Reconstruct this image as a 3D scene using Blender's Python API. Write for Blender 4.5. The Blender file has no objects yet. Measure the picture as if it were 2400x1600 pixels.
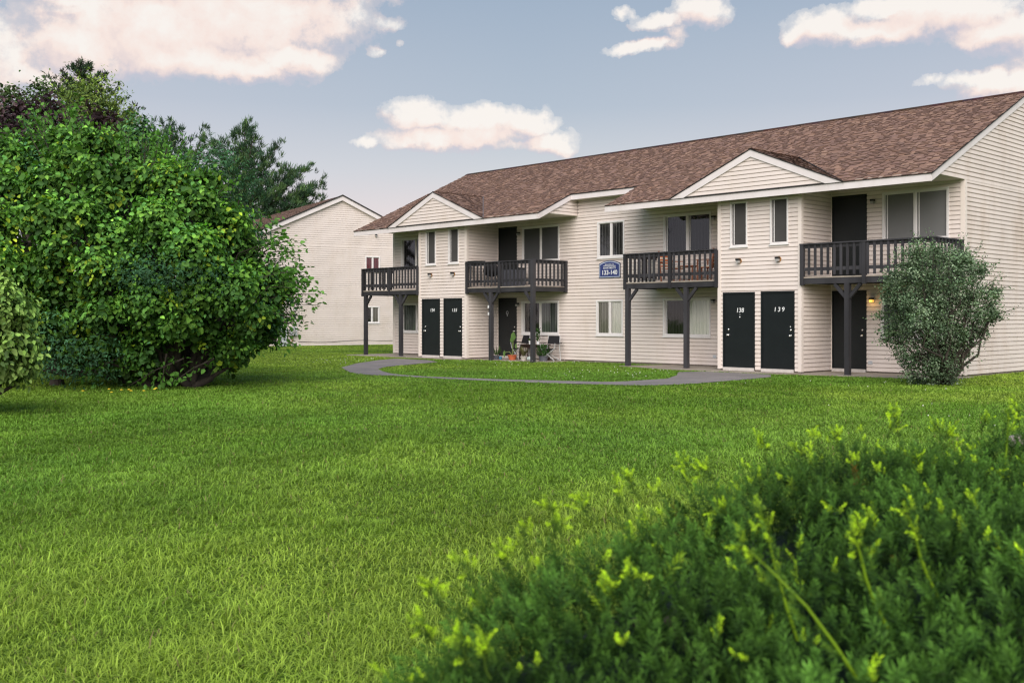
import bpy, bmesh, math, random
import numpy as np
from mathutils import Vector, Matrix

random.seed(7)
R = np.random.default_rng(11)
S = bpy.context.scene
COL = S.collection
F, CX, HZ, CAMH = 2481.0, 1200.0, 745.0, 1.473


def at(px, py, Y):
    """world point seen at a photo pixel, Y metres ahead of the photographer"""
    return np.array([(px - CX) / F * Y, Y, CAMH - (py - HZ) / F * Y])


# ------------------------------------------------------------------ objects
def tag(o, label=None, cat=None, group=None, kind=None):
    if label: o['label'] = label
    if cat: o['category'] = cat
    if group: o['group'] = group
    if kind: o['kind'] = kind
    return o


def empty(name, loc=(0, 0, 0), rz=0.0, parent=None):
    o = bpy.data.objects.new(name, None)
    COL.objects.link(o)
    o.location = loc
    o.rotation_euler = (0, 0, rz)
    o.empty_display_size = 0.3
    if parent: o.parent = parent
    return o


def link(name, me, m, parent=None):
    o = bpy.data.objects.new(name, me)
    COL.objects.link(o)
    if m is not None: me.materials.append(m)
    if parent is not None: o.parent = parent
    return o


class MB:
    def __init__(s):
        s.v = []; s.f = []; s.c = []; s.col = (1, 1, 1)

    def vert(s, p, c=None):
        s.v.append((float(p[0]), float(p[1]), float(p[2])))
        s.c.append(c or s.col)
        return len(s.v) - 1

    def poly(s, pts, c=None):
        s.f.append([s.vert(p, c) for p in pts])

    def box(s, a, b, c=None):
        x0, y0, z0 = [min(a[i], b[i]) for i in range(3)]
        x1, y1, z1 = [max(a[i], b[i]) for i in range(3)]
        i = [s.vert(p, c) for p in ((x0, y0, z0), (x1, y0, z0), (x1, y1, z0), (x0, y1, z0), (x0, y0, z1), (x1, y0, z1), (x1, y1, z1), (x0, y1, z1))]
        for q in ((0, 3, 2, 1), (4, 5, 6, 7), (0, 1, 5, 4), (1, 2, 6, 5), (2, 3, 7, 6), (3, 0, 4, 7)):
            s.f.append([i[k] for k in q])

    def prism(s, poly, off, c=None):
        """polygon (3d points) swept by a vector"""
        n = len(poly)
        a = [s.vert(p, c) for p in poly]
        b = [s.vert((p[0] + off[0], p[1] + off[1], p[2] + off[2]), c) for p in poly]
        s.f.append(a[::-1]); s.f.append(b)
        for k in range(n):
            s.f.append([a[k], a[(k + 1) % n], b[(k + 1) % n], b[k]])

    def bar(s, p, q, w, h=None, c=None):
        """square bar between two points"""
        h = h or w
        p = Vector(p); q = Vector(q); d = (q - p).normalized()
        up = Vector((0, 0, 1)) if abs(d.z) < 0.95 else Vector((0, 1, 0))
        a = d.cross(up).normalized(); b = a.cross(d).normalized()
        ring = []
        for e in (p, q):
            ring.append([s.vert(e + a * (w / 2 * sx) + b * (h / 2 * sy), c) for sx, sy in ((-1, -1), (1, -1), (1, 1), (-1, 1))])
        s.f.append(ring[0][::-1]); s.f.append(ring[1])
        for k in range(4):
            s.f.append([ring[0][k], ring[0][(k + 1) % 4], ring[1][(k + 1) % 4], ring[1][k]])

    def tube(s, pts, rad, n=6, c=None):
        pts = [Vector(p) for p in pts]
        if not hasattr(rad, '__len__'): rad = [rad] * len(pts)
        prev = None; a = None
        for k, p in enumerate(pts):
            d = (pts[min(k + 1, len(pts) - 1)] - pts[max(k - 1, 0)])
            if d.length < 1e-9: d = Vector((0, 0, 1))
            d.normalize()
            if a is None:
                up = Vector((0, 0, 1)) if abs(d.z) < 0.9 else Vector((1, 0, 0))
                a = d.cross(up).normalized()
            else:
                a = (a - d * a.dot(d)).normalized()
            b = d.cross(a)
            ring = [s.vert(p + (a * math.cos(t) + b * math.sin(t)) * rad[k], c) for t in [2 * math.pi * j / n for j in range(n)]]
            if prev:
                for j in range(n):
                    s.f.append([prev[j], prev[(j + 1) % n], ring[(j + 1) % n], ring[j]])
            else:
                s.f.append(ring[::-1])
            prev = ring
        s.f.append(prev)

    def lathe(s, cen, prof, n=16, axis='z', c=None):
        """profile of (radius, height)"""
        prev = None
        for r, h in prof:
            ring = []
            for j in range(n):
                t = 2 * math.pi * j / n
                if axis == 'z': p = (cen[0] + r * math.cos(t), cen[1] + r * math.sin(t), cen[2] + h)
                else: p = (cen[0] + r * math.cos(t), cen[1] - h, cen[2] + r * math.sin(t))
                ring.append(s.vert(p, c))
            if prev:
                for j in range(n):
                    s.f.append([prev[j], prev[(j + 1) % n], ring[(j + 1) % n], ring[j]])
            else:
                s.f.append(ring[::-1])
            prev = ring
        s.f.append(prev)

    def build(s, name, m, parent=None, smooth=False):
        me = bpy.data.meshes.new(name)
        me.from_pydata(s.v, [], s.f)
        at_ = me.color_attributes.new('Col', 'FLOAT_COLOR', 'POINT')
        arr = np.ones((len(s.v), 4), np.float32)
        arr[:, :3] = np.array(s.c, np.float32).reshape(-1, 3)
        at_.data.foreach_set('color', arr.ravel())
        if smooth:
            me.polygons.foreach_set('use_smooth', [True] * len(me.polygons))
        me.update()
        return link(name, me, m, parent)


def arr_mesh(name, verts, faces, cols, m, parent=None):
    """fast mesh from numpy: every face has the same number of corners"""
    me = bpy.data.meshes.new(name)
    nv = len(verts); nf, k = faces.shape
    me.vertices.add(nv); me.loops.add(nf * k); me.polygons.add(nf)
    me.vertices.foreach_set('co', verts.astype(np.float32).ravel())
    me.polygons.foreach_set('loop_start', np.arange(0, nf * k, k, dtype=np.int32))
    me.loops.foreach_set('vertex_index', faces.astype(np.int32).ravel())
    a = me.color_attributes.new('Col', 'FLOAT_COLOR', 'POINT')
    c = np.ones((nv, 4), np.float32); c[:, :3] = cols
    a.data.foreach_set('color', c.ravel())
    me.update(calc_edges=True)
    return link(name, me, m, parent)


def nrm(a):
    return a / np.maximum(np.linalg.norm(a, axis=-1, keepdims=True), 1e-9)


_LAT = np.random.default_rng(5).random((64, 64))


def vnoise(x, y):
    xi = np.floor(x).astype(int); yi = np.floor(y).astype(int)
    fx = x - xi; fy = y - yi
    fx = fx * fx * (3 - 2 * fx); fy = fy * fy * (3 - 2 * fy)
    g = lambda i, j: _LAT[i % 64, j % 64]
    return (g(xi, yi) * (1 - fx) + g(xi + 1, yi) * fx) * (1 - fy) + (g(xi, yi + 1) * (1 - fx) + g(xi + 1, yi + 1) * fx) * fy


def fbm(x, y, o=3):
    t = 0; a = 0.5; s = 0
    for k in range(o):
        t = t + a * vnoise(x + 17.3 * k, y + 9.1 * k); s += a
        x = x * 2.03; y = y * 2.03; a *= 0.5
    return t / s


# ---------------------------------------------------------------- materials
def srgb(r, g, b):
    f = lambda c: (c / 255 / 12.92) if c <= 10 else ((c / 255 + 0.055) / 1.055) ** 2.4
    return (f(r), f(g), f(b))


class N:
    def __init__(s, name):
        s.m = bpy.data.materials.new(name); s.m.use_nodes = True
        s.t = s.m.node_tree; s.t.nodes.clear()
        s.out = s.t.nodes.new('ShaderNodeOutputMaterial')

    def n(s, typ, ins=None, **kw):
        x = s.t.nodes.new(typ)
        for k, v in kw.items(): setattr(x, k, v)
        for k, v in (ins or {}).items():
            if hasattr(v, 'is_output') or isinstance(v, bpy.types.NodeSocket): s.t.links.new(v, x.inputs[k])
            else: x.inputs[k].default_value = v
        return x

    def mixc(s, fac, a, b, mode='MIX'):
        x = s.t.nodes.new('ShaderNodeMix'); x.data_type = 'RGBA'; x.blend_type = mode
        for k, v in ((0, fac), (6, a), (7, b)):
            if isinstance(v, bpy.types.NodeSocket): s.t.links.new(v, x.inputs[k])
            else: x.inputs[k].default_value = v if k == 0 else (*v, 1)
        return x.outputs[2]

    def coord(s, scale=(1, 1, 1)):
        tc = s.n('ShaderNodeTexCoord')
        mp = s.n('ShaderNodeMapping', {'Vector': tc.outputs['Object'], 'Scale': scale})
        return mp.outputs[0]

    def noise(s, scale, detail=4, vec=None, rough=0.55):
        x = s.n('ShaderNodeTexNoise', {'Scale': scale, 'Detail': detail, 'Roughness': rough})
        s.t.links.new(vec if vec is not None else s.coord(), x.inputs['Vector'])
        return x.outputs['Fac']

    def ramp(s, fac, stops):
        x = s.t.nodes.new('ShaderNodeValToRGB')
        e = x.color_ramp.elements
        while len(e) < len(stops): e.new(0.5)
        for k, (p, c) in enumerate(stops):
            e[k].position = p; e[k].color = (*c, 1) if len(c) == 3 else c
        s.t.links.new(fac, x.inputs[0])
        return x.outputs[0]

    def bsdf(s, color, rough=0.6, spec=0.4, **kw):
        p = s.t.nodes.new('ShaderNodeBsdfPrincipled')
        for k, v in (('Base Color', color), ('Roughness', rough), ('Specular IOR Level', spec), *kw.items()):
            k = k.replace('_', ' ')
            if isinstance(v, bpy.types.NodeSocket): s.t.links.new(v, p.inputs[k])
            elif k == 'Base Color': p.inputs[k].default_value = (*v, 1)
            else: p.inputs[k].default_value = v
        return p

    def bump(s, h, strength, dist, to):
        b = s.n('ShaderNodeBump', {'Strength': strength, 'Distance': dist, 'Height': h})
        s.t.links.new(b.outputs[0], to.inputs['Normal'])

    def done(s, sh):
        s.t.links.new(sh.outputs[0], s.out.inputs[0])
        return s.m


def paint(name, col, rough=0.55, amt=0.12, scale=3.0, vcol=False, stretch=(1, 1, 1), spec=0.35, bumpd=0.0, dirt=None):
    n = N(name)
    v = n.coord(stretch)
    nz = n.noise(scale, 5, v)
    lo = tuple(c * (1 - amt) for c in col); hi = tuple(min(1, c * (1 + amt)) for c in col)
    c = n.ramp(nz, [(0.3, lo), (0.7, hi)])
    if vcol:
        a = n.n('ShaderNodeAttribute', attribute_name='Col')
        c = n.mixc(1.0, c, a.outputs['Color'], 'MULTIPLY')
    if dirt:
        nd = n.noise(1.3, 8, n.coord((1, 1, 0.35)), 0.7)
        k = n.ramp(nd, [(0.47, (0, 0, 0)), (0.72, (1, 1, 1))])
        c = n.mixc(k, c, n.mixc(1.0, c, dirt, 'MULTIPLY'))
    p = n.bsdf(c, rough, spec)
    if bumpd: n.bump(n.noise(scale * 6, 4, v), 0.5, bumpd, p)
    return n.done(p)


def leafmat(name, trans=0.25, rough=0.45, spec=0.35, tint=(1.1, 1.25, 0.5)):
    n = N(name)
    a = n.n('ShaderNodeAttribute', attribute_name='Col')
    p = n.bsdf(a.outputs['Color'], rough, spec)
    t = n.n('ShaderNodeBsdfTranslucent')
    n.t.links.new(n.mixc(1.0, a.outputs['Color'], tint, 'MULTIPLY'), t.inputs[0])
    mx = n.n('ShaderNodeMixShader', {0: trans})
    n.t.links.new(p.outputs[0], mx.inputs[1]); n.t.links.new(t.outputs[0], mx.inputs[2])
    return n.done(mx)


def glassmat():
    n = N('window_glass')
    fr = n.n('ShaderNodeFresnel', {'IOR': 1.5})
    k = n.n('ShaderNodeMath', {0: fr.outputs[0], 1: 1.6}, operation='MULTIPLY')
    k.use_clamp = True
    g = n.n('ShaderNodeBsdfGlossy', {'Roughness': 0.04, 'Color': (0.95, 0.97, 1, 1)})
    t = n.n('ShaderNodeBsdfTransparent', {'Color': (0.95, 0.96, 0.955, 1)})
    nz = n.noise(1.7, 2)
    n.bump(nz, 0.1, 0.02, g)
    mx = n.n('ShaderNodeMixShader', {0: k.outputs[0]})
    n.t.links.new(t.outputs[0], mx.inputs[1]); n.t.links.new(g.outputs[0], mx.inputs[2])
    return n.done(mx)


M = {}
M['siding'] = paint('cream_siding', (0.735, 0.642, 0.600), 0.5, 0.035, 0.8, vcol=True, spec=0.3, dirt=(0.93, 0.91, 0.87))
M['siding_old'] = paint('weathered_siding', (0.71, 0.615, 0.57), 0.55, 0.05, 0.9, vcol=True, spec=0.3, dirt=(0.85, 0.80, 0.745))
M['trim'] = paint('white_trim_paint', (0.72, 0.655, 0.65), 0.5, 0.04, 2.0, dirt=(0.9, 0.87, 0.84))
M['corner'] = paint('cream_corner_trim', (0.74, 0.645, 0.59), 0.5, 0.04, 2.0)
M['frame'] = paint('white_window_frame', (0.74, 0.70, 0.69), 0.4, 0.03, 4.0)
M['soffit'] = paint('painted_soffit', (0.55, 0.5, 0.44), 0.7, 0.06, 1.2)
M['shingle'] = paint('asphalt_shingles', (1.0, 1.0, 1.0), 0.9, 0.14, 40.0, vcol=True, spec=0.12, bumpd=0.004)
M['drip'] = paint('dark_roof_edge', (0.03, 0.026, 0.025), 0.7, 0.1)
M['wood'] = paint('dark_stained_wood', (0.036, 0.034, 0.038), 0.62, 0.35, 2.2, vcol=True, stretch=(1, 1, 0.25), spec=0.3, bumpd=0.002)
M['deck'] = paint('weathered_deck_boards', (0.33, 0.28, 0.235), 0.8, 0.2, 5.0)
M['door'] = paint('black_green_door_paint', (0.009, 0.0115, 0.0125), 0.42, 0.12, 3.0, spec=0.35)
M['sill'] = paint('pale_threshold', (0.55, 0.5, 0.47), 0.5, 0.1, 8.0)
M['metal'] = N('satin_nickel'); M['metal'] = M['metal'].done(M['metal'].bsdf((0.75, 0.73, 0.7), 0.25, 0.5, Metallic=1.0))
M['white'] = paint('white_lettering', (0.8, 0.8, 0.8), 0.5, 0.02)
M['black'] = paint('black_metal', (0.012, 0.012, 0.013), 0.5, 0.1)
M['rust'] = paint('rusty_ring', (0.30, 0.15, 0.055), 0.8, 0.4, 30.0)
M['jar'] = N('cloudy_lamp_glass'); M['jar'] = M['jar'].done(M['jar'].bsdf((0.36, 0.35, 0.34), 0.25, 0.5))
M['lit'] = N('lit_amber_glass'); M['lit'] = M['lit'].done(M['lit'].bsdf((0.8, 0.5, 0.15), 0.3, 0.5, Emission_Color=(1.0, 0.52, 0.08, 1), Emission_Strength=1.1))
M['glass'] = glassmat()
M['conc'] = paint('worn_concrete', (0.30, 0.255, 0.21), 0.85, 0.2, 1.6, dirt=(0.75, 0.68, 0.6), bumpd=0.003)
M['found'] = paint('foundation_concrete', (0.27, 0.22, 0.19), 0.9, 0.2, 3.0)
M['signblue'] = paint('navy_sign_face', (0.035, 0.05, 0.17), 0.4, 0.08, 3.0)
M['signedge'] = paint('pale_sign_border', (0.5, 0.55, 0.68), 0.4, 0.03)
M['signback'] = paint('dark_sign_rim', (0.03, 0.04, 0.08), 0.5, 0.05)
M['grey'] = paint('grey_utility_metal', (0.5, 0.51, 0.53), 0.5, 0.08)
M['lead'] = paint('dull_lead', (0.16, 0.15, 0.16), 0.6, 0.1)
M['terra'] = paint('terracotta', (0.47, 0.12, 0.05), 0.8, 0.12, 8.0)
M['pale'] = paint('pale_pot_glaze', (0.52, 0.47, 0.42), 0.6, 0.1, 8.0)
M['greypot'] = paint('slate_planter', (0.10, 0.10, 0.12), 0.7, 0.1, 8.0)
M['blue'] = paint('blue_glaze', (0.06, 0.2, 0.32), 0.4, 0.2, 20.0)
M['fabric'] = paint('black_canvas', (0.012, 0.011, 0.013), 0.85, 0.2, 12.0)
M['tube'] = paint('silver_tube', (0.5, 0.5, 0.51), 0.35, 0.05)
M['table'] = paint('dark_brown_wood', (0.035, 0.018, 0.014), 0.5, 0.2, 5.0)
M['redwood'] = paint('reddish_wood', (0.30, 0.12, 0.07), 0.6, 0.2, 5.0)
M['bark'] = paint('dark_bark', (0.05, 0.04, 0.032), 0.9, 0.3, 12.0, stretch=(1, 1, 0.3), bumpd=0.01)
M['stone'] = paint('pinkish_stone', (0.42, 0.33, 0.31), 0.8, 0.15, 9.0, bumpd=0.004)
M['leaf'] = leafmat('broad_leaf', 0.25, 0.6, 0.2)
M['needle'] = leafmat('conifer_needle', 0.12, 0.5, 0.25)
M['yew'] = leafmat('yew_needle', 0.2, 0.6, 0.14)
M['blade'] = leafmat('grass_blade', 0.3, 0.55, 0.16, (1.1, 1.15, 0.5))
M['petal'] = paint('clover_petals', (0.75, 0.72, 0.68), 0.7, 0.05)
M['yellow'] = paint('yellow_petals', (0.7, 0.5, 0.03), 0.7, 0.05)


def fabric_striped():
    n = N('striped_cushion')
    w = n.n('ShaderNodeTexWave', {'Scale': 3.2, 'Distortion': 0.2}, bands_direction='Z')
    n.t.links.new(n.coord(), w.inputs['Vector'])
    c = n.ramp(w.outputs['Fac'], [(0.35, (0.5, 0.13, 0.06)), (0.5, (0.62, 0.42, 0.2)), (0.65, (0.66, 0.58, 0.5))])
    return n.done(n.bsdf(c, 0.85, 0.2))


M['stripe'] = fabric_striped()


def curtain(name, col, amt=0.25):
    n = N(name)
    w = n.n('ShaderNodeTexWave', {'Scale': 2.6, 'Distortion': 2.0, 'Detail': 3.0, 'Detail Scale': 1.0}, bands_direction='X')
    n.t.links.new(n.coord((1, 1, 0.12)), w.inputs['Vector'])
    c = n.ramp(w.outputs['Fac'], [(0.0, tuple(x * (1 - amt) for x in col)), (1.0, tuple(min(1, x * (1 + amt)) for x in col))])
    return n.done(n.bsdf(c, 0.9, 0.1))


CUR = {'dark': curtain('dim_room', (0.022, 0.02, 0.022), 0.5), 'flat': paint('grey_roller_shade', (0.075, 0.074, 0.076), 0.9, 0.04),
       'flat2': paint('mid_grey_roller_shade', (0.16, 0.158, 0.157), 0.9, 0.03), 'light': curtain('pale_curtain', (0.86, 0.83, 0.76), 0.06),
       'olive': curtain('olive_curtain', (0.34, 0.32, 0.27), 0.3), 'lace': curtain('patterned_net_curtain', (0.10, 0.095, 0.09), 0.8),
       'green': curtain('grey_green_curtain', (0.17, 0.185, 0.17), 0.4), 'red': curtain('faded_red_blind', (0.32, 0.09, 0.10), 0.25),
       'screen': paint('insect_screen', (0.06, 0.056, 0.054), 0.95, 0.1, 2.0)}

# ------------------------------------------------------------------- camera
cam = bpy.data.cameras.new('camera')
co = bpy.data.objects.new('camera', cam); COL.objects.link(co)
co.location = (0, 0, CAMH); co.rotation_euler = (math.pi / 2, 0, 0)
cam.sensor_width = 36; cam.lens = F / 2400 * 36; cam.shift_y = -(800 - HZ) / 2400
cam.clip_start = 0.05; cam.clip_end = 3000
cam.dof.use_dof = True; cam.dof.focus_distance = 20.0; cam.dof.aperture_fstop = 6.3
S.camera = co
S.view_settings.view_transform = 'Standard'; S.view_settings.look = 'None'; S.view_settings.exposure = 0; S.view_settings.gamma = 1
S.render.engine = 'CYCLES'
S.cycles.max_bounces = 6; S.cycles.diffuse_bounces = 3; S.cycles.transparent_max_bounces = 8; S.cycles.transmission_bounces = 4
S.cycles.use_denoising = True
S.cycles.filter_width = 1.3
S.cycles.sample_clamp_indirect = 6

# -------------------------------------------------------------- sky and sun
SUN_EL, SUN_AZ = math.radians(36), math.radians(187)     # azimuth clockwise from +Y (straight ahead)
sd = Vector((math.sin(SUN_AZ) * math.cos(SUN_EL), math.cos(SUN_AZ) * math.cos(SUN_EL), math.sin(SUN_EL)))
sl = bpy.data.lights.new('sun', 'SUN'); sl.energy = 4.7; sl.angle = math.radians(62); sl.color = (1.0, 0.94, 0.87)
so = bpy.data.objects.new('sun', sl); COL.objects.link(so)
so.rotation_euler = sd.to_track_quat('Z', 'Y').to_euler()

W = bpy.data.worlds.new('World'); S.world = W; W.use_nodes = True
wt = W.node_tree; wt.nodes.clear()


def wn(typ, ins=None, **kw):
    x = wt.nodes.new(typ)
    for k, v in kw.items(): setattr(x, k, v)
    for k, v in (ins or {}).items():
        if isinstance(v, bpy.types.NodeSocket): wt.links.new(v, x.inputs[k])
        else: x.inputs[k].default_value = v
    return x


def wmath(op, a, b=None, c=None, clamp=False):
    x = wn('ShaderNodeMath', {0: a}, operation=op)
    for k, v in ((1, b), (2, c)):
        if v is None: continue
        if isinstance(v, bpy.types.NodeSocket): wt.links.new(v, x.inputs[k])
        else: x.inputs[k].default_value = v
    x.use_clamp = clamp
    return x.outputs[0]


def wramp(fac, stops, interp='LINEAR'):
    x = wt.nodes.new('ShaderNodeValToRGB'); e = x.color_ramp.elements; x.color_ramp.interpolation = interp
    while len(e) < len(stops): e.new(0.5)
    for k, (p, c) in enumerate(stops): e[k].position = p; e[k].color = (*c, 1)
    wt.links.new(fac, x.inputs[0])
    return x.outputs[0]


def wmix(fac, a, b):
    x = wt.nodes.new('ShaderNodeMix'); x.data_type = 'RGBA'
    for k, v in ((0, fac), (6, a), (7, b)):
        if isinstance(v, bpy.types.NodeSocket): wt.links.new(v, x.inputs[k])
        else: x.inputs[k].default_value = v if k == 0 else (*v, 1)
    return x.outputs[2]


tc = wn('ShaderNodeTexCoord')
sep = wn('ShaderNodeSeparateXYZ', {0: tc.outputs['Generated']})
az = wmath('ARCTAN2', sep.outputs[0], sep.outputs[1])
el = wmath('ARCSINE', sep.outputs[2])
ae = wn('ShaderNodeCombineXYZ', {0: az, 1: el, 2: 0.0}).outputs[0]
# nishita daylight, with haze and cumulus in front of it
nish = wn('ShaderNodeTexSky', sky_type='NISHITA')
nish.sun_disc = False; nish.sun_elevation = SUN_EL; nish.sun_rotation = SUN_AZ; nish.air_density = 1.0; nish.dust_density = 2.0
base = wramp(wmath('MULTIPLY', el, 2 / math.pi, clamp=True), [
    (0.0, srgb(242, 226, 221)), (0.062, srgb(236, 224, 223)), (0.088, srgb(212, 215, 220)), (0.125, srgb(183, 195, 209)),
    (0.19, srgb(163, 180, 200)), (0.40, srgb(135, 162, 195)), (1.0, srgb(110, 145, 190))])
warm = wmath('SUBTRACT', az, -0.2)
# gentle left to right drift to lilac
lil = wmath('MULTIPLY', wmath('MULTIPLY', wmath('SMOOTH_MIN', wmath('ABSOLUTE', wmath('SUBTRACT', az, 0.02)), 0.5, 0.1), 1.7), wmath('MULTIPLY_ADD', el, -4.0, 1.25, clamp=True), clamp=True)
base = wmix(wmath('MULTIPLY', lil, wmath('MULTIPLY', el, 20.0, clamp=True), clamp=True), base, srgb(215, 212, 223))


def cl(px, py, rx, ry, w=1.0):
    a = math.atan2(px - CX, F); e = math.atan(-(py - HZ) / math.hypot(F, px - CX))
    return (a, e, rx / F, ry / F, w)


CLOUDS = [cl(*c) for c in (
    (330, 60, 300, 120), (560, 40, 330, 130), (180, 110, 150, 75), (420, 130, 250, 60), (560, 160, 180, 42), (690, 140, 130, 45), (90, 175, 180, 38, .8), (770, 40, 140, 80, .75), (-150, 120, 260, 120), (170, 0, 90, 18), (320, -80, 700, 90),
    (985, 272, 105, 42), (1130, 285, 150, 48), (1240, 290, 75, 42), (1000, 322, 150, 34), (1110, 318, 150, 38), (1290, 335, 85, 38), (850, 330, 40, 13, .8), (1190, 345, 80, 16, .6),
    (1645, 30, 80, 48), (1545, 52, 75, 26), (1500, 110, 95, 20), (1470, 28, 30, 18, .7), (1580, 85, 25, 28, .6),
    (1930, 65, 105, 52), (2070, 65, 150, 42), (1880, 80, 60, 28), (2230, 30, 220, 58), (2350, 75, 140, 48), (2110, 10, 170, 30), (2600, 60, 300, 80), (2290, 100, 60, 24, .8),
    (2340, 205, 110, 42), (2270, 190, 60, 26, .8), (2430, 190, 100, 60), (2200, 185, 40, 14, .6), (2600, 240, 200, 60),
    (905, 60, 60, 25, .5), (885, 130, 26, 14, .5), (940, 105, 16, 10, .5))]
wv = wn('ShaderNodeTexNoise', {'Vector': ae, 'Scale': 26.0, 'Detail': 5.0, 'Roughness': 0.6})
warp = wn('ShaderNodeVectorMath', {0: wv.outputs['Color'], 1: (0.5, 0.5, 0.5)}, operation='SUBTRACT')
aew = wn('ShaderNodeVectorMath', {0: warp.outputs[0], 1: (0.040, 0.030, 0.0), 2: ae}, operation='MULTIPLY_ADD').outputs[0]


def cloudmask(vec):
    acc = None
    for a, e, rx, ry, w in CLOUDS:
        d = wn('ShaderNodeVectorMath', {0: vec, 1: (1 / rx, 1 / ry, 0), 2: (-a / rx, -e / ry, 0)}, operation='MULTIPLY_ADD').outputs[0]
        q = wn('ShaderNodeVectorMath', {0: d, 1: d}, operation='DOT_PRODUCT').outputs['Value']
        v = wmath('MULTIPLY_ADD', q, -w, w)
        acc = v if acc is None else wmath('SMOOTH_MAX', acc, v, 0.15)
    return acc


field = cloudmask(aew)
fn = wn('ShaderNodeTexNoise', {'Vector': ae, 'Scale': 70.0, 'Detail': 6.0, 'Roughness': 0.62})
dens = wmath('MULTIPLY_ADD', fn.outputs['Fac'], 1.3, wmath('ADD', field, -0.66))
alpha = wramp(dens, [(0.0, (0, 0, 0)), (0.22, (0.33,) * 3), (0.78, (1, 1, 1))], 'EASE')
dens_up = wmath('MULTIPLY_ADD', fn.outputs['Fac'], 0.5, cloudmask(wn('ShaderNodeVectorMath', {0: aew, 1: (0.004, 0.014, 0.0)}, operation='ADD').outputs[0]))
litk = wmath('SUBTRACT', wmath('MULTIPLY_ADD', fn.outputs['Fac'], 0.5, field), dens_up)
fn2 = wn('ShaderNodeTexNoise', {'Vector': aew, 'Scale': 30.0, 'Detail': 5.0, 'Roughness': 0.55})
shade = wmath('MULTIPLY_ADD', litk, 0.8, wmath('MULTIPLY_ADD', fn2.outputs['Fac'], 1.1, wmath('MULTIPLY_ADD', dens, 0.35, -0.25)), clamp=True)
ccol = wramp(shade, [(0.0, srgb(212, 204, 214)), (0.25, srgb(235, 219, 217)), (0.5, srgb(253, 234, 225)), (0.85, srgb(255, 248, 241))])
skyc = wmix(alpha, base, ccol)
b1 = wn('ShaderNodeBackground', {0: nish.outputs[0], 1: 0.1})
b2 = wn('ShaderNodeBackground', {0: skyc, 1: 1.0})
mxs = wn('ShaderNodeMixShader', {0: 0.93, 1: b1.outputs[0], 2: b2.outputs[0]})
wo = wn('ShaderNodeOutputWorld', {0: mxs.outputs[0]})
W.cycles.sampling_method = 'MANUAL'; W.cycles.sample_map_resolution = 512

# ================================================================ building
BX, BY, BANG = 5.82857, 29.77902, math.radians(-46.395)
BU = np.array([math.cos(BANG), math.sin(BANG)]); BV = np.array([-BU[1], BU[0]])


def bw(u, v, z=0.0):
    return (BX + u * BU[0] + v * BV[0], BY + u * BU[1] + v * BV[1], z)


REC, UL, UR = 1.53, -17.03, 6.25
VE, WE, SLOPE, VR = -0.40, 4.89, 0.469, 5.55          # eave edge, its height, pitch, ridge depth
WR = WE + SLOPE * (VR - VE)
NL, NR, VN = -6.80, -3.88, 1.13                        # the notch in the eave
SOF = 4.91
PROF = ((0.0, 0.0), (0.0001, 0.026), (0.78, 0.019), (0.81, 0.003), (1.0, 0.0))


def siding(mb, pt, s0, s1, z0, z1, openings=(), h=0.114, seed=0, lap=0.78):
    """clapboards as real lapped courses; s0, s1 may be functions of height"""
    f0 = s0 if callable(s0) else (lambda z: s0)
    f1 = s1 if callable(s1) else (lambda z: s1)
    rr = random.Random(seed)
    n = int(math.ceil((z1 - z0) / h))
    for i in range(n):
        zb = z0 + i * h
        zs = [zb + p[0] * h for p in PROF]
        ds = [p[1] for p in PROF]
        brk = sorted(set([z for z in zs if z <= z1 + 1e-6] + [o[k] for o in openings for k in (2, 3) if zb < o[k] < zb + h] + ([z1] if z1 < zb + h else [])))
        seams = []
        q = min(f0(zb), f0(min(zb + h, z1))) + rr.uniform(0.3, 3.6)
        while q < max(f1(zb), f1(min(zb + h, z1))):
            seams.append(q); q += 3.66
        tones = [rr.uniform(0.982, 1.012) for _ in range(len(seams) + 1)]
        for za, zc in zip(brk[:-1], brk[1:]):
            da = float(np.interp(za, zs, ds)) if za > zb else 0.0
            dc = float(np.interp(zc, zs, ds))
            zm = (za + zc) / 2
            a, b = f0(zm), f1(zm)
            if b - a < 0.01: continue
            iv = [(a, b)]
            for o in openings:
                if o[2] <= zm <= o[3]:
                    nx = []
                    for p, q in iv:
                        if o[1] <= p or o[0] >= q: nx.append((p, q)); continue
                        if o[0] > p: nx.append((p, o[0]))
                        if o[1] < q: nx.append((o[1], q))
                    iv = nx
            for p, q in iv:
                cuts = [p] + [x for x in seams if p < x < q] + [q]
                for c0, c1 in zip(cuts[:-1], cuts[1:]):
                    t = tones[sum(1 for x in seams if x <= c0 + 1e-6)]
                    if zm - zb > 0.8 * h: t *= lap      # groove shade painted into the course colour
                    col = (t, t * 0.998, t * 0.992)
                    A0 = c0 if c0 > p else (f0(za) if c0 == a else c0); A1 = c0 if c0 > p else (f0(zc) if c0 == a else c0)
                    B0 = c1 if c1 < q else (f1(za) if c1 == b else c1); B1 = c1 if c1 < q else (f1(zc) if c1 == b else c1)
                    mb.poly([pt(A0, da, za), pt(B0, da, za), pt(B1, dc, zc), pt(A1, dc, zc)], col)


def front(v0): return lambda s, d, z: (s, v0 - d, z)
def right(u0): return lambda s, d, z: (u0 + d, s, z)
def left(u0): return lambda s, d, z: (u0 - d, s, z)


B = empty('apartment_building', (BX, BY, 0), BANG)
tag(B, 'long two-storey cream apartment building with brown shingle roof, black balconies and numbered doors', 'building')

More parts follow.
